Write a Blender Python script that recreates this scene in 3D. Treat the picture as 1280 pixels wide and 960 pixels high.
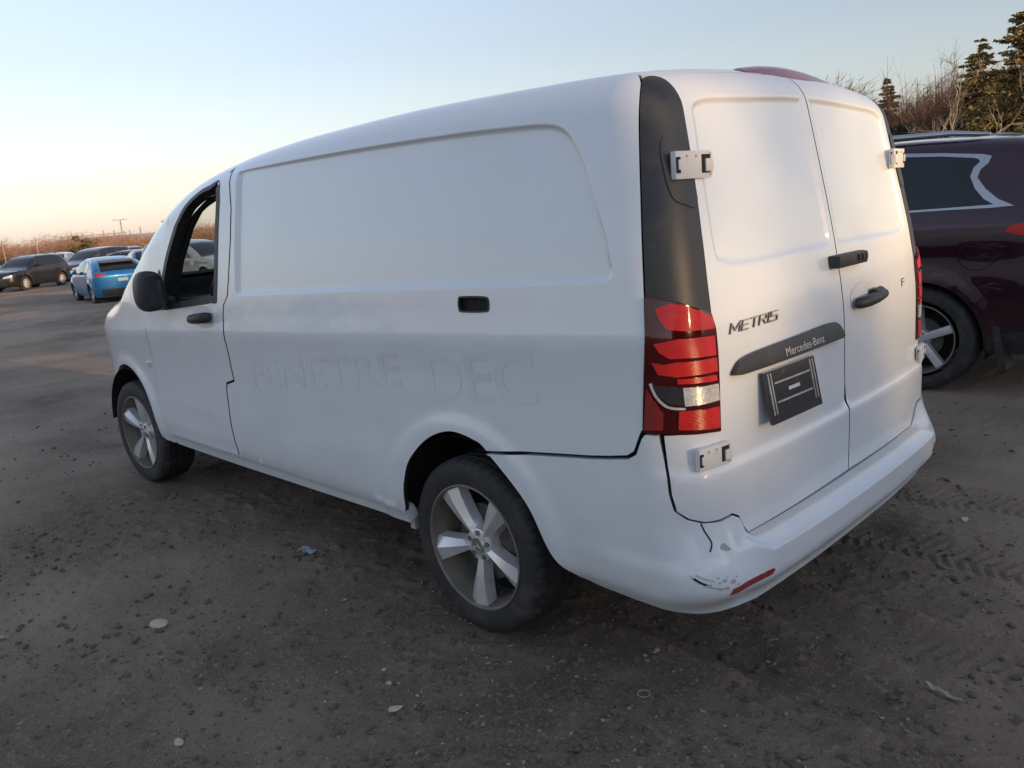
import bpy, bmesh, math, random
import numpy as np
from mathutils import Vector, Matrix
from mathutils.geometry import delaunay_2d_cdt

for o in list(bpy.data.objects): bpy.data.objects.remove(o)
SC = bpy.context.scene
COL = SC.collection
rnd = random.Random(7)
NR = np.random.RandomState(11)
R = math.radians

# ------------------------------------------------------------------ camera
cam_d = bpy.data.cameras.new('camera'); cam = bpy.data.objects.new('camera', cam_d); COL.objects.link(cam)
CAMP = Vector((-2.1147, 2.7185, 1.5205)); YAW, PITCH, ROLL = -.7726, -.2086, -.0835
fw = Vector((math.cos(YAW)*math.cos(PITCH), math.sin(YAW)*math.cos(PITCH), math.sin(PITCH)))
r0 = fw.cross(Vector((0, 0, 1))).normalized(); u0 = r0.cross(fw)
rt = r0*math.cos(ROLL)+u0*math.sin(ROLL); up = -r0*math.sin(ROLL)+u0*math.cos(ROLL)
cam.matrix_world = Matrix(((rt.x, up.x, -fw.x, CAMP.x), (rt.y, up.y, -fw.y, CAMP.y), (rt.z, up.z, -fw.z, CAMP.z), (0, 0, 0, 1)))
cam_d.sensor_width = 36; cam_d.lens = 1004.6/1280*36; cam_d.clip_start = .05; cam_d.clip_end = 3000
SC.camera = cam

# ------------------------------------------------------------------ sky, sun, exposure
SUN_EL, SUN_AZ = R(8.0), R(180+4)          # direction to the sun, counter-clockwise from +x
SUND = Vector((math.cos(SUN_AZ)*math.cos(SUN_EL), math.sin(SUN_AZ)*math.cos(SUN_EL), math.sin(SUN_EL)))
world = bpy.data.worlds.new('World'); SC.world = world; world.use_nodes = True
wn = world.node_tree; wn.nodes.clear()
sky = wn.nodes.new('ShaderNodeTexSky'); sky.sky_type = 'NISHITA'; sky.sun_disc = False
sky.sun_elevation = SUN_EL; sky.sun_rotation = math.pi/2-SUN_AZ
sky.altitude = 100; sky.air_density = 1.5; sky.dust_density = .6; sky.ozone_density = 3.0
bg = wn.nodes.new('ShaderNodeBackground'); bg.inputs['Strength'].default_value = .15
wo = wn.nodes.new('ShaderNodeOutputWorld')
hs = wn.nodes.new('ShaderNodeHueSaturation'); hs.inputs['Saturation'].default_value = .52
tn = wn.nodes.new('ShaderNodeVectorMath'); tn.operation = 'MULTIPLY'; tn.inputs[1].default_value = (.95, .938, 1.085)
wn.links.new(sky.outputs[0], hs.inputs['Color']); wn.links.new(hs.outputs[0], tn.inputs[0]); wn.links.new(tn.outputs[0], bg.inputs[0]); wn.links.new(bg.outputs[0], wo.inputs[0])
sun_d = bpy.data.lights.new('sun', 'SUN'); sun_d.energy = 2.2; sun_d.angle = R(.53); sun_d.color = (1, .66, .34)
sun = bpy.data.objects.new('sun', sun_d); COL.objects.link(sun)
sun.rotation_euler = SUND.to_track_quat('Z', 'Y').to_euler()
SC.view_settings.view_transform = 'Standard'; SC.view_settings.look = 'None'
SC.view_settings.gamma = 1; SC.view_settings.use_curve_mapping = False
SC.view_settings.exposure = 1.0
SC.render.engine = 'CYCLES'
SC.cycles.max_bounces = 8; SC.cycles.transparent_max_bounces = 12

RECESS_PTS = [(1.50, 1.817), (1.198, 1.818), (0.795, 1.814), (0.509, 1.809), (0.257, 1.803), (0.033, 1.796), (-0.168, 1.788), (-0.313, 1.78), (-0.421, 1.773), (-0.495, 1.76), (-0.543, 1.733), (-0.578, 1.689), (-0.611, 1.64), (-0.641, 1.578), (-0.666, 1.51), (-0.694, 1.444), (-0.714, 1.372), (-0.72, 1.343), (-0.712, 1.319), (-0.672, 1.31), (-0.464, 1.304), (-0.183, 1.297), (0.152, 1.287), (0.499, 1.279), (0.913, 1.266), (1.412, 1.250), (1.50, 1.249), (1.535, 1.262), (1.537, 1.32), (1.532, 1.50), (1.526, 1.65), (1.524, 1.79)]
DOORPRESS_PTS = [(0.65, 1.793), (0.397, 1.811), (0.04, 1.822), (0.025, 1.80), (0.025, 1.6), (0.025, 1.372), (0.04, 1.325), (0.262, 1.32), (0.59, 1.316), (0.683, 1.332), (0.717, 1.363), (0.706, 1.535), (0.688, 1.711)]
# ------------------------------------------------------------------ van body surface (numpy)
class Pchip:
    """smooth monotone interpolation through knots, linear beyond the ends"""
    def __init__(s, pts):
        p = np.array(pts, float); p = p[np.argsort(p[:, 0])]
        s.x, s.y = p[:, 0], p[:, 1]
        h = np.diff(s.x); d = np.diff(s.y) / h
        m = np.zeros(len(s.x)); m[0], m[-1] = d[0], d[-1]
        for i in range(1, len(d)):
            if d[i-1]*d[i] > 0:
                w1, w2 = 2*h[i]+h[i-1], h[i]+2*h[i-1]
                m[i] = (w1+w2)/(w1/d[i-1]+w2/d[i])
        s.h, s.m = h, m
    def __call__(s, q):
        q = np.asarray(q, float)
        i = np.clip(np.searchsorted(s.x, q)-1, 0, len(s.h)-1)
        h = s.h[i]; t = (q-s.x[i])/h
        tc = np.clip(t, 0, 1)
        a, b = s.y[i], s.y[i+1]; ma, mb = s.m[i]*h, s.m[i+1]*h
        v = (2*tc**3-3*tc**2+1)*a+(tc**3-2*tc**2+tc)*ma+(-2*tc**3+3*tc**2)*b+(tc**3-tc**2)*mb
        return v+np.where(t < 0, t*ma, 0)+np.where(t > 1, (t-1)*mb, 0)

def sstep(a, b, x):
    t = np.clip((x-a)/(b-a), 0, 1); return t*t*(3-2*t)

def sdpoly(px, py, poly):
    """signed distance to a polygon (negative inside), vectorised"""
    P = np.asarray(poly, float); n = len(P)
    d = np.full(px.shape, 1e9); s = np.ones(px.shape)
    for i in range(n):
        a = P[i]; b = P[i-1]
        ex, ey = b[0]-a[0], b[1]-a[1]
        wx, wy = px-a[0], py-a[1]
        t = np.clip((wx*ex+wy*ey)/(ex*ex+ey*ey+1e-12), 0, 1)
        dx, dy = wx-ex*t, wy-ey*t
        d = np.minimum(d, dx*dx+dy*dy)
        c1 = py >= a[1]; c2 = py < b[1]; c3 = ex*wy > ey*wx
        flip = (c1 & c2 & c3) | (~c1 & ~c2 & ~c3)
        s = np.where(flip, -s, s)
    return s*np.sqrt(d)

def smooth_loop(pts, n=6):
    """closed Catmull-Rom through pts"""
    P = np.array(pts, float); o = []
    N = len(P)
    for i in range(N):
        p0, p1, p2, p3 = P[i-1], P[i], P[(i+1) % N], P[(i+2) % N]
        for k in range(n):
            t = k/n
            o.append(.5*((2*p1)+(-p0+p2)*t+(2*p0-5*p1+4*p2-p3)*t*t+(-p0+3*p1-3*p2+p3)*t**3))
    return np.array(o)

def smooth_line(pts, n=6):
    P = np.array(pts, float); o = []
    N = len(P)
    for i in range(N-1):
        p1, p2 = P[i], P[i+1]
        p0 = P[i-1] if i else 2*p1-p2
        p3 = P[i+2] if i+2 < N else 2*p2-p1
        for k in range(n):
            t = k/n
            o.append(.5*((2*p1)+(-p0+p2)*t+(2*p0-5*p1+4*p2-p3)*t*t+(-p0+3*p1-3*p2+p3)*t**3))
    o.append(P[-1])
    return np.array(o)

def rmax(a, b, r):
    u, v = np.maximum(a+r, 0), np.maximum(b+r, 0)
    return np.minimum(np.maximum(a, b), -r)+np.sqrt(u*u+v*v)

SIDE = Pchip([(.20,.885),(.30,.912),(.36,.930),(.43,.946),(.50,.951),(.6,.949),(.7,.9435),(.8,.9415),(.9,.9450),(1.0,.9550),(1.045,.9608),(1.062,.9611),
              (1.085,.9588),(1.12,.9545),(1.25,.942),(1.45,.915),(1.65,.881),(1.8,.852),(1.95,.818)])
REAR = Pchip([(.2,-.955),(.4,-.985),(.533,-.990),(.755,-.994),(.795,-.978),(1.07,-.974),(1.32,-.944),(1.45,-.920),(1.65,-.878),(1.84,-.836),(2.0,-.795)])
ROOF = Pchip([(-1.1,1.890),(-.8,1.912),(-.4,1.934),(.4,1.955),(.93,1.950),(1.42,1.930),(1.76,1.897),(2.04,1.855),
              (2.3,1.785),(2.57,1.665),(2.89,1.470),(3.09,1.345),(3.22,1.265),(3.35,1.215),(3.6,1.150),(3.95,1.02),(4.1,.93),(4.3,.78)])
NARROW = Pchip([(-1.2,.012),(-.6,.004),(0,0),(2.4,0),(2.9,.006),(3.3,.030),(3.6,.075),(3.9,.165),(4.2,.3)])
NOSE = Pchip([(.2,3.98),(.35,4.05),(.5,4.09),(.7,4.085),(.9,4.05),(1.05,3.95),(1.3,3.7)])
RECESS = smooth_loop(RECESS_PTS, 4)
DOORPRESS = smooth_loop(DOORPRESS_PTS, 4)
class GridSD:
    """distance to an outline, tabulated once and read back bilinearly"""
    def __init__(s, poly, h=.0025, m=.06):
        lo, hi = poly.min(0)-m, poly.max(0)+m; s.lo, s.h = lo, h
        s.nx, s.ny = int((hi[0]-lo[0])/h)+2, int((hi[1]-lo[1])/h)+2
        gx, gy = np.meshgrid(lo[0]+h*np.arange(s.nx), lo[1]+h*np.arange(s.ny), indexing='ij')
        s.g = sdpoly(gx, gy, poly)
    def __call__(s, x, y):
        u, v = np.clip((x-s.lo[0])/s.h, 0, s.nx-1.001), np.clip((y-s.lo[1])/s.h, 0, s.ny-1.001)
        i, j = u.astype(int), v.astype(int); a, b = u-i, v-j; g = s.g
        return (g[i, j]*(1-a)+g[i+1, j]*a)*(1-b)+(g[i, j+1]*(1-a)+g[i+1, j+1]*a)*b
SD_REC, SD_DOOR = GridSD(RECESS), GridSD(DOORPRESS)
DENTS = [(1.45,.52,.16,.10,.006),(1.25,.62,.22,.05,.004),(.75,.60,.30,.09,-.004),(2.2,.55,.25,.06,.004),(.2,.98,.3,.06,.002),(1.0,.85,.4,.1,-.003),(-.45,.95,.2,.09,.003)]

def van_side(x, y, z):
    ay = np.abs(y)
    zz = z-.039*(1.7-x)*sstep(.45, .9, z)
    w = SIDE(zz)-NARROW(x)
    d = SD_REC(x, z)
    w = w-.017*(1-sstep(-.019, .0, d))
    for cx in (0., 3.2):
        r = np.hypot(x-cx, z-.335)
        w = w+.013*(1-sstep(.455, .535, r))*sstep(.25, .4, z)
    for (cx, cz, sx, sz, dp) in DENTS:
        w = w-dp*np.exp(-((x-cx)/sx)**2-((z-cz)/sz)**2)
    # faint sill roll above the lower edge
    w = w+.006*np.exp(-((z-.415)/.012)**2)*sstep(.2, .35, x)*(1-sstep(2.55, 2.65, x))
    return (ay-w)*.985

def van_rear_x(y, z):
    ay = np.abs(y)
    X = REAR(z)+.045*(ay/.9)**2.6
    X = X+.013*(1-sstep(-.024, .0, SD_DOOR(ay, z)))
    return X

def van_top(x, y, z):
    dz = (ROOF(x+.02)-ROOF(x-.02))/.04
    return (z-(ROOF(x)-.042*(y/.8)**2*sstep(-1.2, .2, 3.0-x)))/np.sqrt(1+dz*dz)

def van_F(P):
    x, y, z = P[:, 0], P[:, 1], P[:, 2]
    s = van_side(x, y, z)
    r = (van_rear_x(y, z)-x)*.985
    f = (x-(NOSE(z)-.24*(np.abs(y)/.9)**2.4))*.95
    F = rmax(s, r, .125)
    F = rmax(F, f, .14)
    return rmax(F, van_top(x, y, z), .11)

def van_bumper_F(P):
    """rear bumper skin: the body surface pushed out, with a step ledge along the middle"""
    x, y, z = P[:, 0], P[:, 1], P[:, 2]
    s = van_side(x, y, z)-.004-.008*sstep(.52, .47, z)*sstep(-.45, -.8, x)
    ay = np.abs(y)
    mid = 1-sstep(.66, .80, ay)
    led = 1-sstep(.511, .528, z)
    d = .090*led*mid+(.006+.066*(1-sstep(.42, .64, z)))*(1-mid)
    tuck = .05*(1-sstep(.34, .425, z))
    r = (REAR(z)+.045*(ay/.9)**2.6-d+tuck-x)*.985
    s = s+.03*(1-sstep(.30, .40, z))
    return rmax(s, r, .15)

# closed plan parameter: s runs front-left -> rear left corner -> rear -> rear right corner -> front right
CX, CY, CZ, RA = -.60, .70, 1.60, .33
LC = RA*math.pi/2; LR = 2*CY

def st_frame(s, t, CZ=CZ):
    """(s,t) -> ray origin and direction"""
    s = np.asarray(s, float); t = np.asarray(t, float)
    x0 = np.where(s < 0, CX-s, np.where(s > 2*LC+LR, CX+(s-2*LC-LR), CX))
    y0 = np.where(s < LC, CY, np.where(s < LC+LR, CY-(s-LC), -CY))
    phi = np.clip(s/LC, 0, 1)*math.pi/2+np.clip((s-LC-LR)/LC, 0, 1)*math.pi/2
    hx, hy = -np.sin(phi), np.cos(phi)
    el = np.clip((t-CZ)/LC, 0, 1)*math.pi/2
    z0 = np.minimum(t, CZ)
    O = np.stack([x0, y0, z0], 1)
    D = np.stack([hx*np.cos(el), hy*np.cos(el), np.sin(el)], 1)
    return O, D

def st_inv(P, CZ=CZ):
    P = np.atleast_2d(P); x, y, z = P[:, 0], P[:, 1], P[:, 2]
    dx = np.maximum(CX-x, 0); dyl = np.maximum(y-CY, 0); dyr = np.maximum(-CY-y, 0)
    dy = np.where(y > 0, dyl, dyr)
    rho = np.hypot(dx, dy)
    a = np.arctan2(dx, dyl)/(math.pi/2)*LC
    b = np.arctan2(dyr, np.maximum(dx, 1e-9))/(math.pi/2)*LC
    s = np.where(y > CY, np.where(x > CX, CX-x, a), np.where(y >= -CY, np.where(x > CX, np.where(y > 0, CX-x, 2*LC+LR+x-CX), LC+CY-y),
                 np.where(x > CX, 2*LC+LR+x-CX, LC+LR+b)))
    t = np.where(z <= CZ, z, CZ+np.arctan2(z-CZ, rho)/(math.pi/2)*LC)
    return np.stack([s, t], 1)

def root(Fn, O, D, hi=1.2, lo=0.0):
    a = np.full(len(O), lo); b = np.full(len(O), hi)
    for _ in range(22):
        m = .5*(a+b); v = Fn(O+D*m[:, None])
        ins = v < 0
        a = np.where(ins, m, a); b = np.where(ins, b, m)
    return O+D*(.5*(a+b))[:, None]

def grad(Fn, P, e=.0012):
    g = np.zeros_like(P)
    for k in range(3):
        d = np.zeros(3); d[k] = e
        g[:, k] = Fn(P+d)-Fn(P-d)
    return g/np.maximum(np.linalg.norm(g, axis=1), 1e-9)[:, None]

def map_st(Fn, cz=CZ):
    return lambda Q: root(Fn, *st_frame(Q[:, 0], Q[:, 1], cz))
def map_top(Fn, z0=.6, hi=1.6):
    def f(Q):
        O = np.stack([Q[:, 0], Q[:, 1], np.full(len(Q), z0)], 1)
        D = np.zeros_like(O); D[:, 2] = 1
        return root(Fn, O, D, hi)
    return f
# ------------------------------------------------------------------ surfaces of the other cars (local: x forward from the rear axle, y left, z up)
def car_surface(sp):
    roof = Pchip(sp['roof']); prof = Pchip(sp['side']); nar = Pchip(sp['narrow']); rx = Pchip(sp['rear']); fx = Pchip(sp['front'])
    crown = sp.get('crown', .035); rt = sp.get('rt', .10); rr = sp.get('rr', .16); rf = sp.get('rf', .22)
    wb = sp['wb']; Ra = sp['arch']
    def F(P):
        x, y, z = P[:, 0], P[:, 1], P[:, 2]; ay = np.abs(y)
        w = prof(z)-nar(x)
        for cx in (0., wb):
            r = np.hypot(x-cx, z-sp['Rw']); w = w+.016*(1-sstep(Ra+.02, Ra+.12, r))*sstep(.2, .35, z)
        if 'belt' in sp: w = w+.006*np.exp(-((z-sp['belt'])/.02)**2)
        s = (ay-w)*.97
        dz = (roof(x+.03)-roof(x-.03))/.06
        t = (z-(roof(x)-crown*(y/.75)**2))/np.sqrt(1+dz*dz)
        r = (rx(z)+.10*(ay/.9)**2.5-x)*.95
        f = (x-(fx(z)-.22*(ay/.9)**2.5))*.95
        return rmax(rmax(rmax(s, r, rr), f, rf), t, rt)
    return F
def map_side(Fn):
    def f(Q):
        O = np.stack([Q[:, 0], np.zeros(len(Q)), Q[:, 1]], 1); D = np.zeros_like(O); D[:, 1] = 1
        return root(Fn, O, D, 1.4)
    return f
def map_x(Fn, x0, sg):
    def f(Q):
        O = np.stack([np.full(len(Q), x0), Q[:, 0], Q[:, 1]], 1); D = np.zeros_like(O); D[:, 0] = sg
        return root(Fn, O, D, 1.6)
    return f
WS = [(.2, .80), (.32, .86), (.5, .895), (.75, .905), (.9, .90), (1.0, .885), (1.1, .855), (1.45, .70), (1.6, .63), (1.8, .55)]
KIND = {
 'hatch': dict(roof=[(-1.0, .98), (-.78, 1.06), (-.6, 1.18), (-.25, 1.36), (.2, 1.48), (.7, 1.545), (1.2, 1.55), (1.6, 1.48), (2.0, 1.30), (2.4, 1.09), (2.6, 1.02), (3.2, .93), (3.5, .82), (3.7, .68)],
   side=WS, narrow=[(-1, .05), (-.4, .0), (0, -.015), (.6, .02), (2.0, .02), (2.64, -.01), (3.0, .02), (3.6, .10)], rear=[(.2, -.70), (.4, -.80), (.7, -.82), (1.0, -.83), (1.2, -.70), (1.5, -.2)],
   front=[(.2, 3.45), (.5, 3.60), (.75, 3.58), (.95, 3.3), (1.2, 2.9)], wb=2.64, arch=.37, Rw=.34, tw=.215, rim=.225, belt=.82,
   win=[[(1.72, 1.03), (1.35, 1.42), (.95, 1.46), (.82, 1.03)], [(.76, 1.04), (.88, 1.46), (.45, 1.43), (.12, 1.30), (.02, 1.18), (.1, 1.08)]], ws=(1.62, 2.42, .56, .70), rw=(-.70, .02, .62, .52), zb=.24),
 'suv': dict(roof=[(-1.0, 1.10), (-.80, 1.30), (-.62, 1.56), (-.3, 1.66), (.4, 1.70), (1.1, 1.69), (1.6, 1.58), (2.0, 1.36), (2.3, 1.16), (2.5, 1.09), (3.1, 1.03), (3.5, .93), (3.75, .7)],
   side=[(.2, .82), (.35, .88), (.55, .915), (.85, .925), (1.05, .915), (1.15, .885), (1.5, .745), (1.7, .66), (1.9, .58)], narrow=[(-1, .05), (-.4, .01), (0, -.01), (.6, .01), (2.0, .01), (2.7, -.01), (3.1, .03), (3.7, .12)], rear=[(.2, -.72), (.45, -.84), (.8, -.86), (1.1, -.84), (1.4, -.72), (1.7, -.5)],
   front=[(.2, 3.5), (.5, 3.68), (.8, 3.66), (1.0, 3.5), (1.3, 2.9)], wb=2.70, arch=.40, Rw=.36, tw=.23, rim=.235, belt=.98,
   win=[[(1.85, 1.14), (1.40, 1.55), (1.0, 1.60), (.93, 1.14)], [(.87, 1.14), (.94, 1.60), (.3, 1.60), (.12, 1.16)], [(.02, 1.17), (.2, 1.59), (-.25, 1.55), (-.42, 1.24)]], ws=(1.55, 2.34, .60, .74), rw=None, zb=.27),
 'minivan': dict(roof=[(-1.1, 1.3), (-.92, 1.55), (-.7, 1.72), (-.2, 1.79), (.6, 1.82), (1.4, 1.79), (2.0, 1.66), (2.5, 1.38), (2.85, 1.15), (3.1, 1.07), (3.6, .98), (3.9, .85), (4.1, .65)],
   side=[(.2, .86), (.35, .93), (.55, .965), (.9, .975), (1.05, .965), (1.15, .935), (1.5, .83), (1.8, .74), (2.0, .68)], narrow=[(-1, .05), (-.4, .0), (2.0, .0), (3.0, .01), (3.5, .05), (4.0, .12)], rear=[(.2, -.85), (.45, -.98), (.8, -1.0), (1.1, -.99), (1.5, -.88), (1.8, -.7)],
   front=[(.2, 3.8), (.5, 3.98), (.8, 3.95), (1.0, 3.7), (1.3, 3.1)], wb=3.0, arch=.39, Rw=.345, tw=.225, rim=.23, belt=.9,
   win=[[(2.35, 1.12), (1.85, 1.6), (1.5, 1.68), (1.42, 1.12)], [(1.36, 1.12), (1.43, 1.69), (.55, 1.70), (.5, 1.13)], [(.44, 1.14), (.48, 1.70), (-.4, 1.66), (-.6, 1.22)]], ws=(1.98, 2.88, .68, .82), rw=None, zb=.25),
}
SP_SUV7 = dict(roof=[(-1.3, 1.2), (-1.05, 1.40), (-.85, 1.66), (-.6, 1.765), (-.2, 1.80), (.4, 1.825), (1.2, 1.815), (1.8, 1.72), (2.3, 1.50), (2.75, 1.24), (2.95, 1.16), (3.4, 1.10), (3.75, .98), (3.95, .8)],
   side=[(.2, .84), (.32, .90), (.45, .945), (.62, .968), (.80, .978), (.95, .972), (1.08, .985), (1.16, .982), (1.24, .962), (1.32, .935), (1.66, .80), (1.85, .71), (2.0, .64)],
   narrow=[(-1.3, .10), (-1.0, .05), (-.6, .012), (-.2, .0), (2.0, .0), (2.9, -.005), (3.3, .03), (3.9, .12)], rear=[(.2, -.95), (.45, -1.10), (.8, -1.12), (1.15, -1.10), (1.45, -.95), (1.8, -.68)],
   front=[(.2, 3.75), (.5, 3.92), (.8, 3.90), (1.0, 3.72), (1.3, 3.1)], wb=2.90, arch=.425, Rw=.380, tw=.235, rim=.255, crown=.04, rt=.09, rr=.18, rf=.25,
   win=[], ws=(1.75, 2.78, .66, .80), rw=None, zb=.30)
SUV_LOC = (-.07, -4.385)
# ------------------------------------------------------------------ materials
def nd(nt, t, **k):
    n = nt.nodes.new(t)
    for a, b in k.items(): setattr(n, a, b)
    return n
MATS = {}
def mat(name, col, rough=.5, metal=0, coat=0, spec=.5, var=.0, vscale=8., bump=0., bscale=60., dirt=None, coatr=.05, emis=None, trans=0, aniso=0, sheen=0):
    """principled material with noise variation of colour and roughness, fine bump and optional dust that gathers in patches"""
    m = bpy.data.materials.new(name); m.use_nodes = True; nt = m.node_tree
    b = nt.nodes['Principled BSDF']; L = nt.links.new
    b.inputs['Roughness'].default_value = rough; b.inputs['Metallic'].default_value = metal
    b.inputs['Coat Weight'].default_value = coat; b.inputs['Coat Roughness'].default_value = coatr
    b.inputs['Specular IOR Level'].default_value = spec
    b.inputs['Transmission Weight'].default_value = trans
    tc = nd(nt, 'ShaderNodeTexCoord')
    n = nd(nt, 'ShaderNodeTexNoise'); n.inputs['Scale'].default_value = vscale; n.inputs['Detail'].default_value = 6
    L(tc.outputs['Object'], n.inputs['Vector'])
    mr = nd(nt, 'ShaderNodeMapRange'); mr.inputs[1].default_value = .3; mr.inputs[2].default_value = .7
    mr.inputs[3].default_value = 1-var; mr.inputs[4].default_value = 1+var
    L(n.outputs['Fac'], mr.inputs[0])
    mx = nd(nt, 'ShaderNodeVectorMath', operation='SCALE'); mx.inputs[0].default_value = col[:3]
    L(mr.outputs[0], mx.inputs['Scale'])
    out = mx.outputs[0]
    if dirt:
        dcol, lo, hi, dsc = dirt
        n2 = nd(nt, 'ShaderNodeTexNoise'); n2.inputs['Scale'].default_value = dsc; n2.inputs['Detail'].default_value = 8; n2.inputs['Roughness'].default_value = .65
        L(tc.outputs['Object'], n2.inputs['Vector'])
        m2 = nd(nt, 'ShaderNodeMapRange'); m2.inputs[1].default_value = lo; m2.inputs[2].default_value = hi; m2.clamp = True
        L(n2.outputs['Fac'], m2.inputs[0])
        mi = nd(nt, 'ShaderNodeMix', data_type='RGBA'); L(m2.outputs[0], mi.inputs['Factor'])
        L(out, mi.inputs['A']); mi.inputs['B'].default_value = (*dcol, 1); out = mi.outputs['Result']
        m3 = nd(nt, 'ShaderNodeMapRange'); m3.inputs[3].default_value = rough; m3.inputs[4].default_value = min(1, rough+.35)
        L(m2.outputs[0], m3.inputs[0]); L(m3.outputs[0], b.inputs['Roughness'])
    L(out, b.inputs['Base Color'])
    if bump:
        n3 = nd(nt, 'ShaderNodeTexNoise'); n3.inputs['Scale'].default_value = bscale; n3.inputs['Detail'].default_value = 5
        L(tc.outputs['Object'], n3.inputs['Vector'])
        bp = nd(nt, 'ShaderNodeBump'); bp.inputs['Strength'].default_value = bump; bp.inputs['Distance'].default_value = .01
        L(n3.outputs['Fac'], bp.inputs['Height']); L(bp.outputs[0], b.inputs['Normal'])
    if emis:
        b.inputs['Emission Color'].default_value = (*emis[0], 1); b.inputs['Emission Strength'].default_value = emis[1]
    MATS[name] = m
    return m

def glass_mat(name, tint=(.8, .85, .85), refl=1.45):
    m = bpy.data.materials.new(name); m.use_nodes = True; nt = m.node_tree; nt.nodes.clear(); L = nt.links.new
    o = nd(nt, 'ShaderNodeOutputMaterial'); mx = nd(nt, 'ShaderNodeMixShader')
    t = nd(nt, 'ShaderNodeBsdfTransparent'); t.inputs[0].default_value = (*tint, 1)
    g = nd(nt, 'ShaderNodeBsdfGlossy'); g.inputs['Roughness'].default_value = .02
    lw = nd(nt, 'ShaderNodeLayerWeight'); pw = nd(nt, 'ShaderNodeMath', operation='POWER'); L(lw.outputs['Facing'], pw.inputs[0]); pw.inputs[1].default_value = 4
    fr = nd(nt, 'ShaderNodeMath', operation='MULTIPLY_ADD'); L(pw.outputs[0], fr.inputs[0]); fr.inputs[1].default_value = .85; fr.inputs[2].default_value = .06
    L(fr.outputs[0], mx.inputs[0]); L(t.outputs[0], mx.inputs[1]); L(g.outputs[0], mx.inputs[2]); L(mx.outputs[0], o.inputs[0])
    MATS[name] = m; return m

# ------------------------------------------------------------------ objects
def tag(o, label=None, cat=None, group=None, kind=None):
    if label: o['label'] = label
    if cat: o['category'] = cat
    if group: o['group'] = group
    if kind: o['kind'] = kind
    return o
def empty(name, loc=(0, 0, 0), rz=0):
    o = bpy.data.objects.new(name, None); COL.objects.link(o)
    o.location = loc; o.rotation_euler = (0, 0, rz); o.empty_display_size = .2
    return o
def put(o, parent):
    """parent while keeping the world position (parents are only moved and turned about z)"""
    if parent is not None:
        o.parent = parent
    return o
def mesh_obj(name, V, Fc, m, parent=None, smooth=False, normals=None, origin=None, mats=None, fmi=None):
    """V is given in the parent's coordinates"""
    me = bpy.data.meshes.new(name)
    V = np.asarray(V, float)
    org = np.zeros(3) if origin is None else np.asarray(origin, float)
    me.from_pydata((V-org).tolist(), [], [list(map(int, f)) for f in Fc])
    if mats:
        for q in mats: me.materials.append(q)
        me.polygons.foreach_set('material_index', np.asarray(fmi, np.int32))
    else: me.materials.append(m)
    if smooth or normals is not None: me.polygons.foreach_set('use_smooth', np.ones(len(me.polygons), bool))
    me.update()
    if normals is not None: me.normals_split_custom_set(np.asarray(normals, float).tolist())
    o = bpy.data.objects.new(name, me); COL.objects.link(o)
    o.location = org
    put(o, parent)
    return o
def sub(o, parent):
    """attach o (given in the coordinates of parent's parent) below a mesh part with its own origin"""
    o.parent = parent; o.location = Vector(o.location)-Vector(parent.location)
    return o
def copy_tree(o, parent=None):
    c = o.copy(); COL.objects.link(c); c.parent = parent
    for ch in list(o.children): copy_tree(ch, c)
    return c

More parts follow.
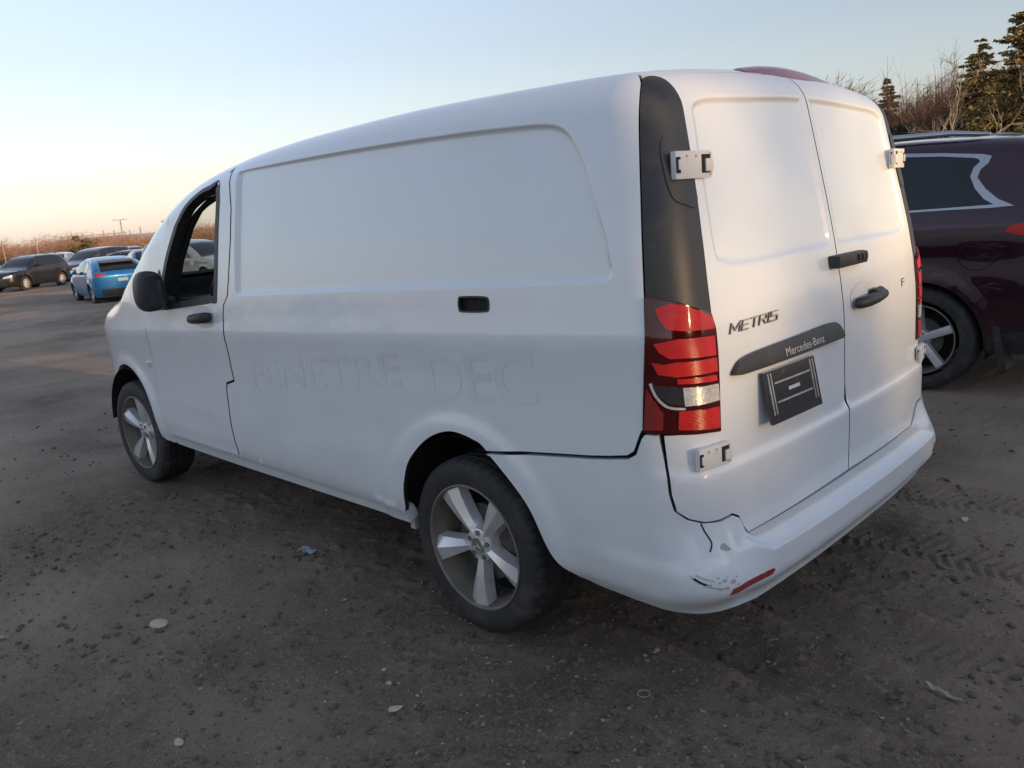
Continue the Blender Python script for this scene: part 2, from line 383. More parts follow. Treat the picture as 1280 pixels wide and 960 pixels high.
class MB:
    """collects simple shapes into one mesh"""
    def __init__(s): s.v = []; s.f = []; s.mi = []
    def add(s, V, Fc, mi=0):
        n = len(s.v); s.v += [tuple(map(float, p)) for p in V]; s.f += [[i+n for i in f] for f in Fc]; s.mi += [mi]*len(Fc); return s
    def box(s, c, d, rz=0, bev=0, ry=0, rx=0, mi=0):
        bm = bmesh.new(); bmesh.ops.create_cube(bm, size=1)
        bmesh.ops.scale(bm, vec=d, verts=bm.verts)
        if bev: bmesh.ops.bevel(bm, geom=bm.edges[:], offset=bev, segments=2, affect='EDGES', profile=.7)
        M = Matrix.Translation(c) @ Matrix.Rotation(rz, 4, 'Z') @ Matrix.Rotation(ry, 4, 'Y') @ Matrix.Rotation(rx, 4, 'X')
        bmesh.ops.transform(bm, matrix=M, verts=bm.verts); bm.verts.index_update()
        s.add([v.co for v in bm.verts], [[v.index for v in f.verts] for f in bm.faces], mi); bm.free(); return s
    def tube(s, pts, rad, n=8, cap=True, mi=0):
        P = [Vector(p) for p in pts]; rs = rad if hasattr(rad, '__len__') else [rad]*len(P)
        V = []; Fc = []
        up = Vector((0, 0, 1))
        for i, p in enumerate(P):
            d = (P[min(i+1, len(P)-1)]-P[max(i-1, 0)]).normalized()
            a = d.cross(up)
            if a.length < .05: a = d.cross(Vector((1, 0, 0)))
            a.normalize(); b = d.cross(a)
            for k in range(n):
                t = 2*math.pi*k/n; V.append(p+(a*math.cos(t)+b*math.sin(t))*rs[i])
        for i in range(len(P)-1):
            for k in range(n):
                k2 = (k+1) % n; Fc.append([i*n+k, i*n+k2, (i+1)*n+k2, (i+1)*n+k])
        if cap: Fc.append(list(range(n))[::-1]); Fc.append([(len(P)-1)*n+k for k in range(n)])
        return s.add(V, Fc, mi)
    def lathe(s, prof, n=48, axis='y', c=(0, 0, 0), mi=0, closed=False, wob=None):
        """prof: list of (radius, along axis)"""
        V = []; Fc = []; m = len(prof)
        for k in range(n):
            t = 2*math.pi*k/n
            for j, (r, a) in enumerate(prof):
                if wob: r = r+wob(j, k)
                q = (r*math.cos(t), a, r*math.sin(t)) if axis == 'y' else (r*math.cos(t), r*math.sin(t), a)
                V.append((q[0]+c[0], q[1]+c[1], q[2]+c[2]))
        for k in range(n):
            k2 = (k+1) % n
            for j in range(m-1 if not closed else m):
                j2 = (j+1) % m; Fc.append([k*m+j, k2*m+j, k2*m+j2, k*m+j2])
        return s.add(V, Fc, mi)
    def build(s, name, m, parent=None, smooth=False, origin=None, mats=None, auto=None):
        o = mesh_obj(name, s.v, s.f, m, parent, smooth or auto is not None, None, origin, mats, s.mi)
        if auto is not None:
            o.data.set_sharp_from_angle(angle=R(auto))
        return o

def resample(L, h, closed=True):
    L = np.asarray(L, float); o = []
    n = len(L)
    for i in range(n if closed else n-1):
        a, b = L[i], L[(i+1) % n]
        k = max(1, int(math.ceil(np.linalg.norm(b-a)/h)))
        for j in range(k): o.append(a+(b-a)*j/k)
    if not closed: o.append(L[-1])
    return np.array(o)
def inside(Q, loops):
    r = np.zeros(len(Q), bool)
    for L in loops:
        x1, y1 = L[:, 0], L[:, 1]; x2, y2 = np.roll(x1, -1), np.roll(y1, -1)
        for a, b, c, d in zip(x1, y1, x2, y2):
            if b == d: continue
            cr = ((b > Q[:, 1]) != (d > Q[:, 1])) & (Q[:, 0] < (c-a)*(Q[:, 1]-b)/(d-b)+a)
            r ^= cr
    return r
def near_pts(Q, B, h):
    """True where Q is further than h from every boundary point"""
    cell = {}
    for i, p in enumerate(B): cell.setdefault((int(p[0]//h), int(p[1]//h)), []).append(p)
    keep = np.ones(len(Q), bool)
    for i, q in enumerate(Q):
        cx, cy = int(q[0]//h), int(q[1]//h)
        for dx in (-1, 0, 1):
            for dy in (-1, 0, 1):
                for p in cell.get((cx+dx, cy+dy), ()):
                    if (p[0]-q[0])**2+(p[1]-q[1])**2 < h*h: keep[i] = False; break
                if not keep[i]: break
            if not keep[i]: break
    return keep
def tri2d(loops, h, bh=None, dense=None, inner=()):
    """triangulate a region (outer loop plus holes) with inner points; dense: [(fn(Q)->bool, h2)]"""
    bh = bh or h*.7
    Ls = [resample(l, bh) for l in loops]
    B = np.concatenate(Ls); lo, hi = B.min(0), B.max(0)
    def grid(hh):
        nx, ny = int((hi[0]-lo[0])/hh)+2, int((hi[1]-lo[1])/hh)+2
        gx, gy = np.meshgrid(lo[0]+hh*np.arange(nx), lo[1]+hh*np.arange(ny))
        Q = np.stack([gx.ravel(), gy.ravel()], 1)+NR.uniform(-.18, .18, (nx*ny, 2))*hh
        return Q
    Q = grid(h)
    if dense:
        fn, h2 = dense; Q2 = grid(h2); Q = np.concatenate([Q[~fn(Q)], Q2[fn(Q2)]])
    Q = Q[inside(Q, Ls)]
    edges = []; k = 0
    for l in Ls:
        n = len(l); edges += [(k+i, k+(i+1) % n) for i in range(n)]; k += n
    for il, ih in inner:                      # feature lines the triangles must follow
        il = resample(il, ih, False)
        ok = inside(il, Ls); ok[ok] = near_pts(il[ok], B, ih*.8)
        idx = np.where(ok)[0]; pos = {int(j): k+n_ for n_, j in enumerate(idx)}
        edges += [(pos[j], pos[j+1]) for j in pos if j+1 in pos]
        B = np.concatenate([B, il[ok]]); k += len(idx)
        if len(Q) and len(idx): Q = Q[near_pts(Q, il[ok], ih*.8)]
    if len(Q): Q = Q[near_pts(Q, B[:sum(len(l) for l in Ls)], bh*.62)]
    allp = np.concatenate([B, Q]) if len(Q) else B
    vs, es, fs, ov, oe, of = delaunay_2d_cdt([Vector(p) for p in allp.tolist()], edges, [], 0, 1e-7)
    V = np.array([(v.x, v.y) for v in vs]); Fc = np.array([f for f in fs if len(f) == 3])
    cen = V[Fc].mean(1); Fc = Fc[inside(cen, Ls)]
    return V, Fc
def panel(name, loops, mp, Fn, m, parent, h=.03, bh=None, off=0., flange=.012, dense=None, fmat=None, origin=None, mirror=False, inner=()):
    """sheet lying on the surface Fn=0: 2-D outline -> triangles -> 3-D, true surface normals, edges folded inward"""
    V2, Fc = tri2d([np.asarray(l, float) for l in loops], h, bh, dense, inner)
    P = mp(V2); N = grad(Fn, P); P = P+N*off
    a, b, c = P[Fc[:, 0]], P[Fc[:, 1]], P[Fc[:, 2]]
    gn = np.cross(b-a, c-a); fl = (gn*(N[Fc].mean(1))).sum(1) < 0
    Fc[fl] = Fc[fl][:, ::-1]
    V = [P]; F_ = Fc.tolist(); LN = N[Fc.ravel()].tolist(); mi = [0]*len(F_)
    if flange:
        ed = {}
        for f in F_:
            for i in range(3):
                e = (f[i], f[(i+1) % 3])
                if (e[1], e[0]) in ed: del ed[(e[1], e[0])]
                else: ed[e] = 1
        n0 = len(P); idx = {}; top = []; bot = []
        for e in ed:
            for q in e:
                if q not in idx: idx[q] = len(top); top.append(P[q]); bot.append(P[q]-N[q]*flange)
        nb = len(top)
        if nb:
            V += [np.array(top), np.array(bot)]
            for (i, j) in ed:
                q = [n0+idx[j], n0+idx[i], n0+nb+idx[i], n0+nb+idx[j]]
                pa, pb, pc = P[j], P[i], np.array(bot[idx[i]])
                nn = np.cross(pb-pa, pc-pa); nn = nn/(np.linalg.norm(nn)+1e-12)
                F_.append(q); LN += [nn.tolist()]*4; mi.append(1 if fmat else 0)
    V = np.concatenate(V)
    if mirror:
        V = V*np.array([1, -1, 1]); LN = (np.array(LN)*np.array([1, -1, 1])); F2 = []; L2 = []; k = 0
        for f in F_:
            n = len(f); F2.append(f[::-1]); L2 += LN[k:k+n][::-1].tolist(); k += n
        F_, LN = F2, L2
    return mesh_obj(name, V, F_, m, parent, True, LN, origin, [m, fmat] if fmat else None, mi)
def ribbon(path2d, width, closed=False):
    """2-D outline of a strip of given width round a polyline"""
    P = np.asarray(path2d, float); d = np.gradient(P, axis=0); d /= np.linalg.norm(d, axis=1)[:, None]+1e-9
    n = np.stack([-d[:, 1], d[:, 0]], 1); w = np.broadcast_to(np.asarray(width, float)/2, (len(P),))[:, None]
    return np.concatenate([P+n*w, (P-n*w)[::-1]])
def text_2d(txt, shear=0, bold=0, extrude=0):
    cu = bpy.data.curves.new('t', 'FONT'); cu.body = txt; cu.size = 1; cu.shear = shear; cu.offset = bold; cu.extrude = extrude; cu.resolution_u = 3
    ob = bpy.data.objects.new('t', cu); COL.objects.link(ob)
    dg = bpy.context.evaluated_depsgraph_get(); me = bpy.data.meshes.new_from_object(ob.evaluated_get(dg))
    V = np.array([v.co[:] for v in me.vertices]); Fc = [list(p.vertices) for p in me.polygons]
    bpy.data.objects.remove(ob); bpy.data.curves.remove(cu); bpy.data.meshes.remove(me)
    return V, Fc
def text_on(name, txt, mp, Fn, m, parent, p0, p1, hcap, off=.001, shear=0, bold=0, extrude=0, vdir=(0, 1), fine=0):
    """lettering laid on a surface from p0 to p1 (2-D parameters)"""
    V, Fc = text_2d(txt, shear, bold, 1 if extrude else 0)
    if not len(V): return None
    if fine:                                  # break large faces up so the lettering follows the curved panel
        bm = bmesh.new(); vs = [bm.verts.new(v) for v in V]
        for f in Fc:
            try: bm.faces.new([vs[i] for i in f])
            except ValueError: pass
        bmesh.ops.triangulate(bm, faces=bm.faces[:])
        for _ in range(4):
            le = [e for e in bm.edges if e.calc_length() > fine]
            if not le: break
            bmesh.ops.subdivide_edges(bm, edges=le, cuts=1); bmesh.ops.triangulate(bm, faces=bm.faces[:])
        bm.verts.index_update(); V = np.array([v.co[:] for v in bm.verts]); Fc = [[v.index for v in f.verts] for f in bm.faces]; bm.free()
    u = V[:, 0]-V[:, 0].min(); u = u/u.max(); vcap = V[:, 1]/.73
    p0, p1 = np.array(p0), np.array(p1)
    Q = p0+u[:, None]*(p1-p0)+vcap[:, None]*hcap*np.array(vdir)
    P = mp(Q); N = grad(Fn, P)
    w = off+(V[:, 2] > 0)*extrude if extrude else off
    P = P+N*(w[:, None] if extrude else w)
    # orient faces outward
    Fo = []
    for f in Fc:
        nn = np.cross(P[f[1]]-P[f[0]], P[f[2]]-P[f[0]]);
        Fo.append(f if extrude or (nn*N[f[0]]).sum() > 0 else f[::-1])
    return mesh_obj(name, P, Fo, m, parent, False, None if extrude else N[np.concatenate([np.array(f) for f in Fo])])

# numpy value noise
_T = NR.uniform(-1, 1, 65536)
def vnoise(x, y, seed=0):
    xi, yi = np.floor(x).astype(np.int64), np.floor(y).astype(np.int64); fx, fy = x-xi, y-yi
    fx = fx*fx*(3-2*fx); fy = fy*fy*(3-2*fy)
    def hsh(a, b): return _T[((a*73856093) ^ (b*19349663) ^ (seed*83492791)) & 65535]
    return (hsh(xi, yi)*(1-fx)+hsh(xi+1, yi)*fx)*(1-fy)+(hsh(xi, yi+1)*(1-fx)+hsh(xi+1, yi+1)*fx)*fy
def fbm(x, y, oct=4, seed=0):
    s = 0; a = 1
    for k in range(oct): s = s+a*vnoise(x*2**k, y*2**k, seed+k); a *= .5
    return s
# ------------------------------------------------------------------ materials of the vehicles
def paint_white():
    m = mat('white_paint', (.825, .87, .905), .42, 0, .55, .5, .012, 3, 0, 60, None, .06)
    nt = m.node_tree; L = nt.links.new; b = nt.nodes['Principled BSDF']
    src = b.inputs['Base Color'].links[0].from_socket
    tc = nd(nt, 'ShaderNodeTexCoord'); sx = nd(nt, 'ShaderNodeSeparateXYZ'); L(tc.outputs['Object'], sx.inputs[0])
    # road dust: a film that rises from the sill in uneven patches (height in van coordinates)
    hr = nd(nt, 'ShaderNodeMapRange'); hr.inputs[1].default_value = 1.05; hr.inputs[2].default_value = .32; hr.clamp = True
    L(sx.outputs['Z'], hr.inputs[0])
    n = nd(nt, 'ShaderNodeTexNoise'); n.inputs['Scale'].default_value = 2.6; n.inputs['Detail'].default_value = 9; n.inputs['Roughness'].default_value = .68
    L(tc.outputs['Object'], n.inputs['Vector'])
    n2 = nd(nt, 'ShaderNodeTexNoise'); n2.inputs['Scale'].default_value = 90; n2.inputs['Detail'].default_value = 3
    L(tc.outputs['Object'], n2.inputs['Vector'])
    mu = nd(nt, 'ShaderNodeMath', operation='MULTIPLY'); L(hr.outputs[0], mu.inputs[0]); L(n.outputs['Fac'], mu.inputs[1])
    ad = nd(nt, 'ShaderNodeMath', operation='MULTIPLY_ADD'); L(n2.outputs['Fac'], ad.inputs[0]); ad.inputs[1].default_value = .10; L(mu.outputs[0], ad.inputs[2])
    rg = nd(nt, 'ShaderNodeMapRange'); rg.inputs[1].default_value = .08; rg.inputs[2].default_value = .62; rg.inputs[4].default_value = .36; rg.clamp = True
    L(ad.outputs[0], rg.inputs[0])
    # smears and rub marks anywhere on the body
    ns = nd(nt, 'ShaderNodeTexNoise'); ns.inputs['Scale'].default_value = 1.7; ns.inputs['Detail'].default_value = 10; ns.inputs['Roughness'].default_value = .72; ns.inputs['Distortion'].default_value = .8
    L(tc.outputs['Object'], ns.inputs['Vector'])
    sm = nd(nt, 'ShaderNodeMapRange'); sm.inputs[1].default_value = .52; sm.inputs[2].default_value = .78; sm.inputs[4].default_value = .16; sm.clamp = True; L(ns.outputs['Fac'], sm.inputs[0])
    m0 = nd(nt, 'ShaderNodeMix', data_type='RGBA'); L(sm.outputs[0], m0.inputs['Factor']); L(src, m0.inputs['A']); m0.inputs['B'].default_value = (.42, .44, .45, 1); src = m0.outputs['Result']
    mi = nd(nt, 'ShaderNodeMix', data_type='RGBA'); L(rg.outputs[0], mi.inputs['Factor']); L(src, mi.inputs['A']); mi.inputs['B'].default_value = (.43, .425, .415, 1)
    L(mi.outputs['Result'], b.inputs['Base Color'])
    rr = nd(nt, 'ShaderNodeMapRange'); rr.inputs[3].default_value = .34; rr.inputs[4].default_value = .70; L(rg.outputs[0], rr.inputs[0]); L(rr.outputs[0], b.inputs['Roughness'])
    cw = nd(nt, 'ShaderNodeMapRange'); cw.inputs[1].default_value = 0; cw.inputs[2].default_value = .35; cw.inputs[3].default_value = 1.0; cw.inputs[4].default_value = .45; L(rg.outputs[0], cw.inputs[0]); L(cw.outputs[0], b.inputs['Coat Weight'])
    cr = nd(nt, 'ShaderNodeMapRange'); cr.inputs[1].default_value = .3; cr.inputs[2].default_value = .7; cr.inputs[3].default_value = .05; cr.inputs[4].default_value = .13; L(n.outputs['Fac'], cr.inputs[0]); L(cr.outputs[0], b.inputs['Coat Roughness'])
    # slight orange peel and panel waviness
    n3 = nd(nt, 'ShaderNodeTexNoise'); n3.inputs['Scale'].default_value = 5; n3.inputs['Detail'].default_value = 2; L(tc.outputs['Object'], n3.inputs['Vector'])
    bp = nd(nt, 'ShaderNodeBump'); bp.inputs['Strength'].default_value = .10; bp.inputs['Distance'].default_value = .02
    L(n3.outputs['Fac'], bp.inputs['Height']); L(bp.outputs[0], b.inputs['Normal']); L(bp.outputs[0], b.inputs['Coat Normal'])
    return m
M_WHITE = paint_white()
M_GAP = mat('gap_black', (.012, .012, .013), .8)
M_GREYPRIMER = mat('worn_grey', (.42, .41, .40), .7, var=.2, vscale=60)
M_TRIM = mat('black_plastic_trim', (.030, .031, .034), .46, var=.08, bump=.02, bscale=300, dirt=((.12, .115, .105), .52, .85, 6))
M_BLACK = mat('dark_plastic', (.035, .035, .036), .5, var=.1, bump=.05, bscale=400, dirt=((.13, .12, .11), .55, .8, 14))
M_RUBBER = mat('tyre_rubber', (.028, .028, .029), .72, var=.15, vscale=14, bump=.12, bscale=160, dirt=((.10, .092, .08), .5, .78, 9))
M_ALLOY = mat('alloy', (.74, .74, .75), .30, .45, .4, var=.08, vscale=12, dirt=((.34, .31, .26), .60, .85, 9))
M_ALLOY_D = mat('alloy_dusty_shaded', (.20, .18, .145), .6, .35, var=.2, vscale=14)  # dust-tan barrel, darkened to put shade between the spokes
M_CHROME = mat('chrome', (.75, .75, .76), .12, 1, var=.03)
M_BADGE = mat('badge_chrome', (.85, .85, .86), .22, 1, 0)
M_STEEL = mat('steel_scuffed', (.55, .55, .55), .35, .9, var=.25, vscale=30)
M_IRON = mat('brake_iron_letter_shade', (.11, .10, .095), .55, .6, var=.3, vscale=20)
M_LAMPBASE = mat('lamp_dark_red', (.060, .002, .003), .12, 0, .45, var=.15, vscale=20)
M_RED = mat('lamp_red', (.58, .009, .006), .30, 0, .35, var=.12, vscale=18)
M_RED2 = mat('lamp_deep_red', (.25, .006, .006), .14, 0, .5, var=.15, vscale=14)
M_REFL = mat('reflector_red', (.30, .035, .035), .35, 0, .4, var=.2, vscale=60)
M_CLEAR = mat('lamp_clear', (.62, .62, .60), .28, .15, .6, var=.25, vscale=70)
M_SMOKE = mat('lamp_smoke', (.035, .036, .045), .12, 0, 1)
M_PLATE = mat('plate_black', (.016, .018, .026), .16, 0, .6, var=.3, vscale=14, dirt=((.13, .13, .14), .60, .78, 26))
M_LETTER = mat('letter_grey', (.55, .55, .55), .4)
M_GHOST = mat('faded_lettering', (.778, .823, .860), .36, 0, .9, var=.05, vscale=5, coatr=.1)
M_SEAT = mat('seat_cloth', (.022, .022, .024), .9, bump=.2, bscale=300)
M_DASH = mat('dash_plastic', (.028, .028, .030), .6, bump=.05, bscale=300)
M_GLASS = glass_mat('window_glass', (.82, .87, .87))
M_STEELW = mat('bowl_white', (.66, .70, .73), .3, 0, .6)
M_MIRROR = mat('mirror_glass', (.05, .055, .06), .1, .3)
M_HINGE = mat('hinge_white', (.72, .72, .71), .45, 0, .2, var=.05, dirt=((.25, .23, .20), .58, .8, 30))
for mm in (M_RED, M_CLEAR, M_RED2):       # lens ribs
    nt = mm.node_tree; b = nt.nodes['Principled BSDF']; tc = nd(nt, 'ShaderNodeTexCoord')
    w = nd(nt, 'ShaderNodeTexWave'); w.wave_type = 'BANDS'; w.bands_direction = 'Z'; w.inputs['Scale'].default_value = 80; w.inputs['Distortion'].default_value = 2.0
    nt.links.new(tc.outputs['Object'], w.inputs['Vector'])
    bp = nd(nt, 'ShaderNodeBump'); bp.inputs['Strength'].default_value = .22; bp.inputs['Distance'].default_value = .004
    nt.links.new(w.outputs['Fac'], bp.inputs['Height']); nt.links.new(bp.outputs[0], b.inputs['Normal'])

# ------------------------------------------------------------------ wheels
def tyre_profile(Ro, w):
    hw = w/2
    p = [(Ro-.104, -hw*.86), (Ro-.098, -hw*.93), (Ro-.075, -hw*.985), (Ro-.045, -hw), (Ro-.022, -hw*.96), (Ro-.010, -hw*.88), (Ro-.003, -hw*.78)]
    gw = .005
    for g in (-.46, -.16, .16, .46):
        c = g*hw*1.15
        p += [(Ro, c-gw-.002), (Ro-.008, c-gw), (Ro-.008, c+gw), (Ro, c+gw+.002)]
    p += [(a, -b) for a, b in p[:7][::-1]]
    return p
def make_wheel(name, Ro, w, Rr, parent, loc, spokes='star', rz=0, steer=0, det=2):
    k = (Rr/.239)
    hw = w/2
    wb = MB()
    wb.lathe([(.02, hw*.1), (.145*k, hw*.1), (.145*k, hw*.28), (.02, hw*.28)], 40)
    wb.lathe([(.02, -hw*.25), (Rr*.88, -hw*.25)], 32, mi=1)  # black disc stands in for the shade seen between the spokes
    wh = wb.build(name, M_IRON, parent, auto=35, origin=None, mats=[M_IRON, M_GAP])
    wh.location = loc; wh.rotation_euler = (0, 0, rz+steer)
    n = 240 if det == 2 else (96 if det == 1 else 28)
    prof = tyre_profile(Ro, w) if det else [(Rr*.97, -hw*.9), (Ro-.05, -hw), (Ro-.012, -hw*.9), (Ro, -hw*.7), (Ro, hw*.7), (Ro-.012, hw*.9), (Ro-.05, hw), (Rr*.97, hw*.9)]
    def wob(j, q):
        if det < 2: return 0
        m = len(prof)
        if j in (5, 6, 7, m-6, m-7, m-8) and q % 5 == 0: return -.0055
        if j in (11, 14, 15, 18) and (q+2) % 8 == 0: return -.004
        return 0
    t = MB().lathe(prof, n, wob=wob).build('tyre', M_RUBBER, wh, auto=32)
    rm = MB()
    rm.lathe([(Rr*.985, hw*.82), (Rr, hw*.93), (Rr, hw*.97), (Rr*.975, hw*.985), (Rr*.955, hw*.93), (Rr*.945, hw*.7), (Rr*.90, hw*.35), (Rr*.86, -hw*.3), (Rr*.87, -hw*.8)], 72 if det else 28, mi=1)
    rm.lathe([(.0, hw*.70), (.050*k, hw*.70), (.062*k, hw*.66), (.070*k, hw*.50), (.068*k, hw*.2)], 40)
    ns = {'star': 5, 'ten': 10, 'five': 5, 'seven': 7}[spokes]
    for i in range(ns):
        th = -math.pi/2+2*math.pi*i/ns+.05
        V = []; Fc = []
        rs = [.040, .07, .10, .13, .16, .19, .21, .229]
        for r in rs:
            f = (r-.04)/.19
            if spokes == 'star': wm, wp = -(.014+.036*f**1.15), (.015+.034*f**1.15)
            elif spokes == 'ten': wm, wp = -.013-.004*f, .013+.004*f
            else: wm, wp = -.022-.004*f, .022+.004*f
            y = hw*(.70+.20*math.sin(min(1, f*1.15)*math.pi/2))
            wr = wm*.45+wp*.55 if spokes == 'star' else 0
            dpt = .020 if spokes == 'star' else .004
            sec = [(wm-.004, y-.055), (wm, y-.005-dpt*.2), (wr, y), (wp, y-dpt), (wp+.010*(1-f*.3), y-.058)]
            for (q, yy) in sec:
                V.append(((r*math.cos(th)-q*math.sin(th))*k, yy, (r*math.sin(th)+q*math.cos(th))*k))
        m5 = 5
        for a in range(len(rs)-1):
            for b in range(4):
                Fc.append([a*m5+b, a*m5+b+1, (a+1)*m5+b+1, (a+1)*m5+b])
        rm.add(V, Fc)
    if det:
        for i in range(5):
            th = -math.pi/2+2*math.pi*(i+.5)/5+.05
            rm.lathe([(.0001, hw*.67), (.0085, hw*.67), (.0095, hw*.725), (.0055, hw*.725), (.005, hw*.69)], 12, c=(.048*k*math.cos(th), 0, .048*k*math.sin(th)), mi=2)
    rim = rm.build('rim', M_ALLOY, wh, auto=28, mats=[M_ALLOY, M_ALLOY_D, M_IRON])
    if det == 2:
        cp = MB().lathe([(.0001, hw*.745), (.024, hw*.745), (.025, hw*.76), (.030, hw*.76), (.032, hw*.74), (.032, hw*.68)], 40)
        for i in range(3):
            a = math.pi/2+2*math.pi*i/3
            c, s = math.cos(a), math.sin(a); e, g = math.cos(a+math.pi/3), math.sin(a+math.pi/3); e2, g2 = math.cos(a-math.pi/3), math.sin(a-math.pi/3)
            cp.add([(0, hw*.775, 0), (.004*e, hw*.75, .004*g), (.024*c, hw*.75, .024*s), (.004*e2, hw*.75, .004*g2)], [[0, 1, 2], [0, 2, 3]])
        cp.build('hub_cap', M_STEEL, wh, auto=30)
        vs = MB().tube([(.195*k*math.cos(-2.2), hw*.5, .195*k*math.sin(-2.2)), (.187*k*math.cos(-2.2), hw*.78, .187*k*math.sin(-2.2))], .005, 8)
        vs.build('valve', M_BLACK, wh)
    return wh

# ------------------------------------------------------------------ the white van
VAN = empty('cargo_van')
tag(VAN, 'white panel van with bare black rear corner trim and faded lettering, nearest the camera', 'van')
mpV = map_st(van_F)
CZ2 = 1.845                            # second parameter set with a higher turn-over, for panels pressed right up to the roof
mpV2 = map_st(van_F, CZ2)
def conv(L): return st_inv(mpV(np.array([tuple(p) for p in L], float)), CZ2)
SRR = 2*LC+LR                         # s at the right rear core corner
mir = lambda L: [(SRR-a, b) for a, b in L]
def roof_t(s): return 2.08-.13*float(sstep(.05, .42, np.array(float(s))))

doorcut = [(-2.205, 1.95), (-2.185, 1.85), (-2.166, 1.694), (-2.170, 1.506), (-2.194, 1.338), (-2.216, 1.243), (-2.262, 1.200), (-2.276, 1.15), (-2.278, 1.078), (-2.293, .905), (-2.290, .83), (-2.288, .812), (-2.375, .790), (-2.388, .76), (-2.391, .71), (-2.382, .561), (-2.350, .418)]
dcs = np.array(doorcut)
arch = smooth_line([(-.945, .40), (-.940, .48), (-.926, .549), (-.881, .638), (-.767, .735), (-.631, .783), (-.500, .768), (-.443, .738), (-.323, .645), (-.244, .562), (-.176, .436), (-.134, .393), (-.084, .362)], 5)
seam = [(-.444, .735), (-.284, .754), (-.109, .773), (.101, .795), (.174, .806), (.199, .822), (.220, .874), (.227, .888)]
lampL = [(.253, 1.269), (.331, 1.25), (.438, 1.206), (.449, 1.164), (.447, .872), (.32, .888), (.232, .888)]
trim_out = smooth_line([(.253, 1.269), (.258, 1.422), (.272, 1.642), (.284, 1.78), (.302, 1.858), (.330, 1.915)], 4)
trim_in = smooth_line([(.440, 1.206), (.446, 1.341), (.460, 1.493), (.471, 1.591), (.481, 1.728), (.487, 1.831), (.480, 1.90), (.455, 1.928), (.40, 1.940), (.36, 1.935)], 4)
ia = int(np.argmin(np.hypot(arch[:, 0]+.443, arch[:, 1]-.738)))
top_edge = [(s, roof_t(s)) for s in np.linspace(.345, -2.20, 60)]
side_loop = [tuple(p) for p in dcs]+[(-2.345, .413)]+[(-.948, .413)]+[tuple(p) for p in arch[1:ia]]+[(a, b+.004) for a, b in seam]+[(.234, .893)]+[(a-.003, b) for a, b in trim_out]+top_edge
hole = smooth_loop([(-.521, 1.254), (-.505, 1.262), (-.397, 1.263), (-.378, 1.252), (-.378, 1.226), (-.395, 1.217), (-.503, 1.214), (-.521, 1.224)], 3)
def dense_side(Q):
    x = CX-Q[:, 0]; t = Q[:, 1]
    r1 = np.hypot(x, t-.335)
    return (np.abs(SD_REC(x, t)+.010) < .04) | (t > 1.80) | (np.abs(t-.039*(1.7-x)-1.072) < .03) | ((r1 > .43) & (r1 < .55)) | (Q[:, 0] > -.02) | ((t > .76) & (t < 1.12) & (Q[:, 0] > -2.16) & (Q[:, 0] < -.15))
def offset_loop(L, d):
    L = np.asarray(L); t = np.roll(L, -1, 0)-np.roll(L, 1, 0); t /= np.linalg.norm(t, axis=1)[:, None]+1e-9
    n = np.stack([t[:, 1], -t[:, 0]], 1)
    a = .5*np.sum(L[:, 0]*np.roll(L[:, 1], -1)-np.roll(L[:, 0], -1)*L[:, 1])
    q = L+n*d*(1 if a > 0 else -1); return np.vstack([q, q[:1]])
rec_lines = []
for d_ in (.005, -.001, -.006, -.013, -.019, -.026):
    q = offset_loop(RECESS, d_)
    P_ = root(van_F, np.stack([q[:, 0], np.full(len(q), .3), q[:, 1]], 1), np.tile([0., 1., 0.], (len(q), 1)))
    rec_lines.append((st_inv(P_, CZ2), .012))
zcr = lambda x, dz: 1.072+dz+.039*(1.7-x)
crease = [(np.array([(CX-x, zcr(x, dz)) for x in np.linspace(-.84, 2.66, 90)]), .03) for dz in (-.022, -.010, .002, .012, .024, .045)]
sp = panel('side_panel', [conv(side_loop), hole], mpV2, van_F, M_WHITE, VAN, .045, .018, dense=(dense_side, .018), flange=.018, inner=rec_lines+crease, fmat=M_GAP)
panel('side_panel', [conv(side_loop)], mpV2, van_F, M_WHITE, VAN, .07, .035, flange=.018, mirror=True)
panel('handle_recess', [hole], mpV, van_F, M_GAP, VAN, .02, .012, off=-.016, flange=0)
cav = panel('handle_bezel', [ribbon(np.vstack([hole, hole[:1]]), .006)], mpV, van_F, M_BLACK, VAN, .01, .006, off=.0025, flange=.006)
# sill strip
sill = [(-.95, .409), (-2.4, .409), (-3.18, .409), (-3.19, .352), (-2.4, .348), (-.95, .36)]
for mirr in (False, True):
    panel('sill', [sill], mpV, van_F, M_WHITE, VAN, .03, .02, flange=.05, mirror=mirr)
# roof
rl = [(s, roof_t(s)) for s in np.linspace(-2.20, .345, 50)]+[(s, 1.950) for s in np.linspace(.36, SRR-.36, 40)]+[(SRR-s, roof_t(s)) for s in np.linspace(.345, -2.20, 50)]
P3 = mpV(np.array(rl)); roof_out = P3[:, :2]
fr = [(2.11, -.70), (2.14, -.4), (2.15, 0), (2.14, .4), (2.11, .70)]
mpT = map_top(van_F)
panel('roof', [np.vstack([roof_out, np.array(fr)])], mpT, van_F, M_WHITE, VAN, .05, .03, flange=.01)
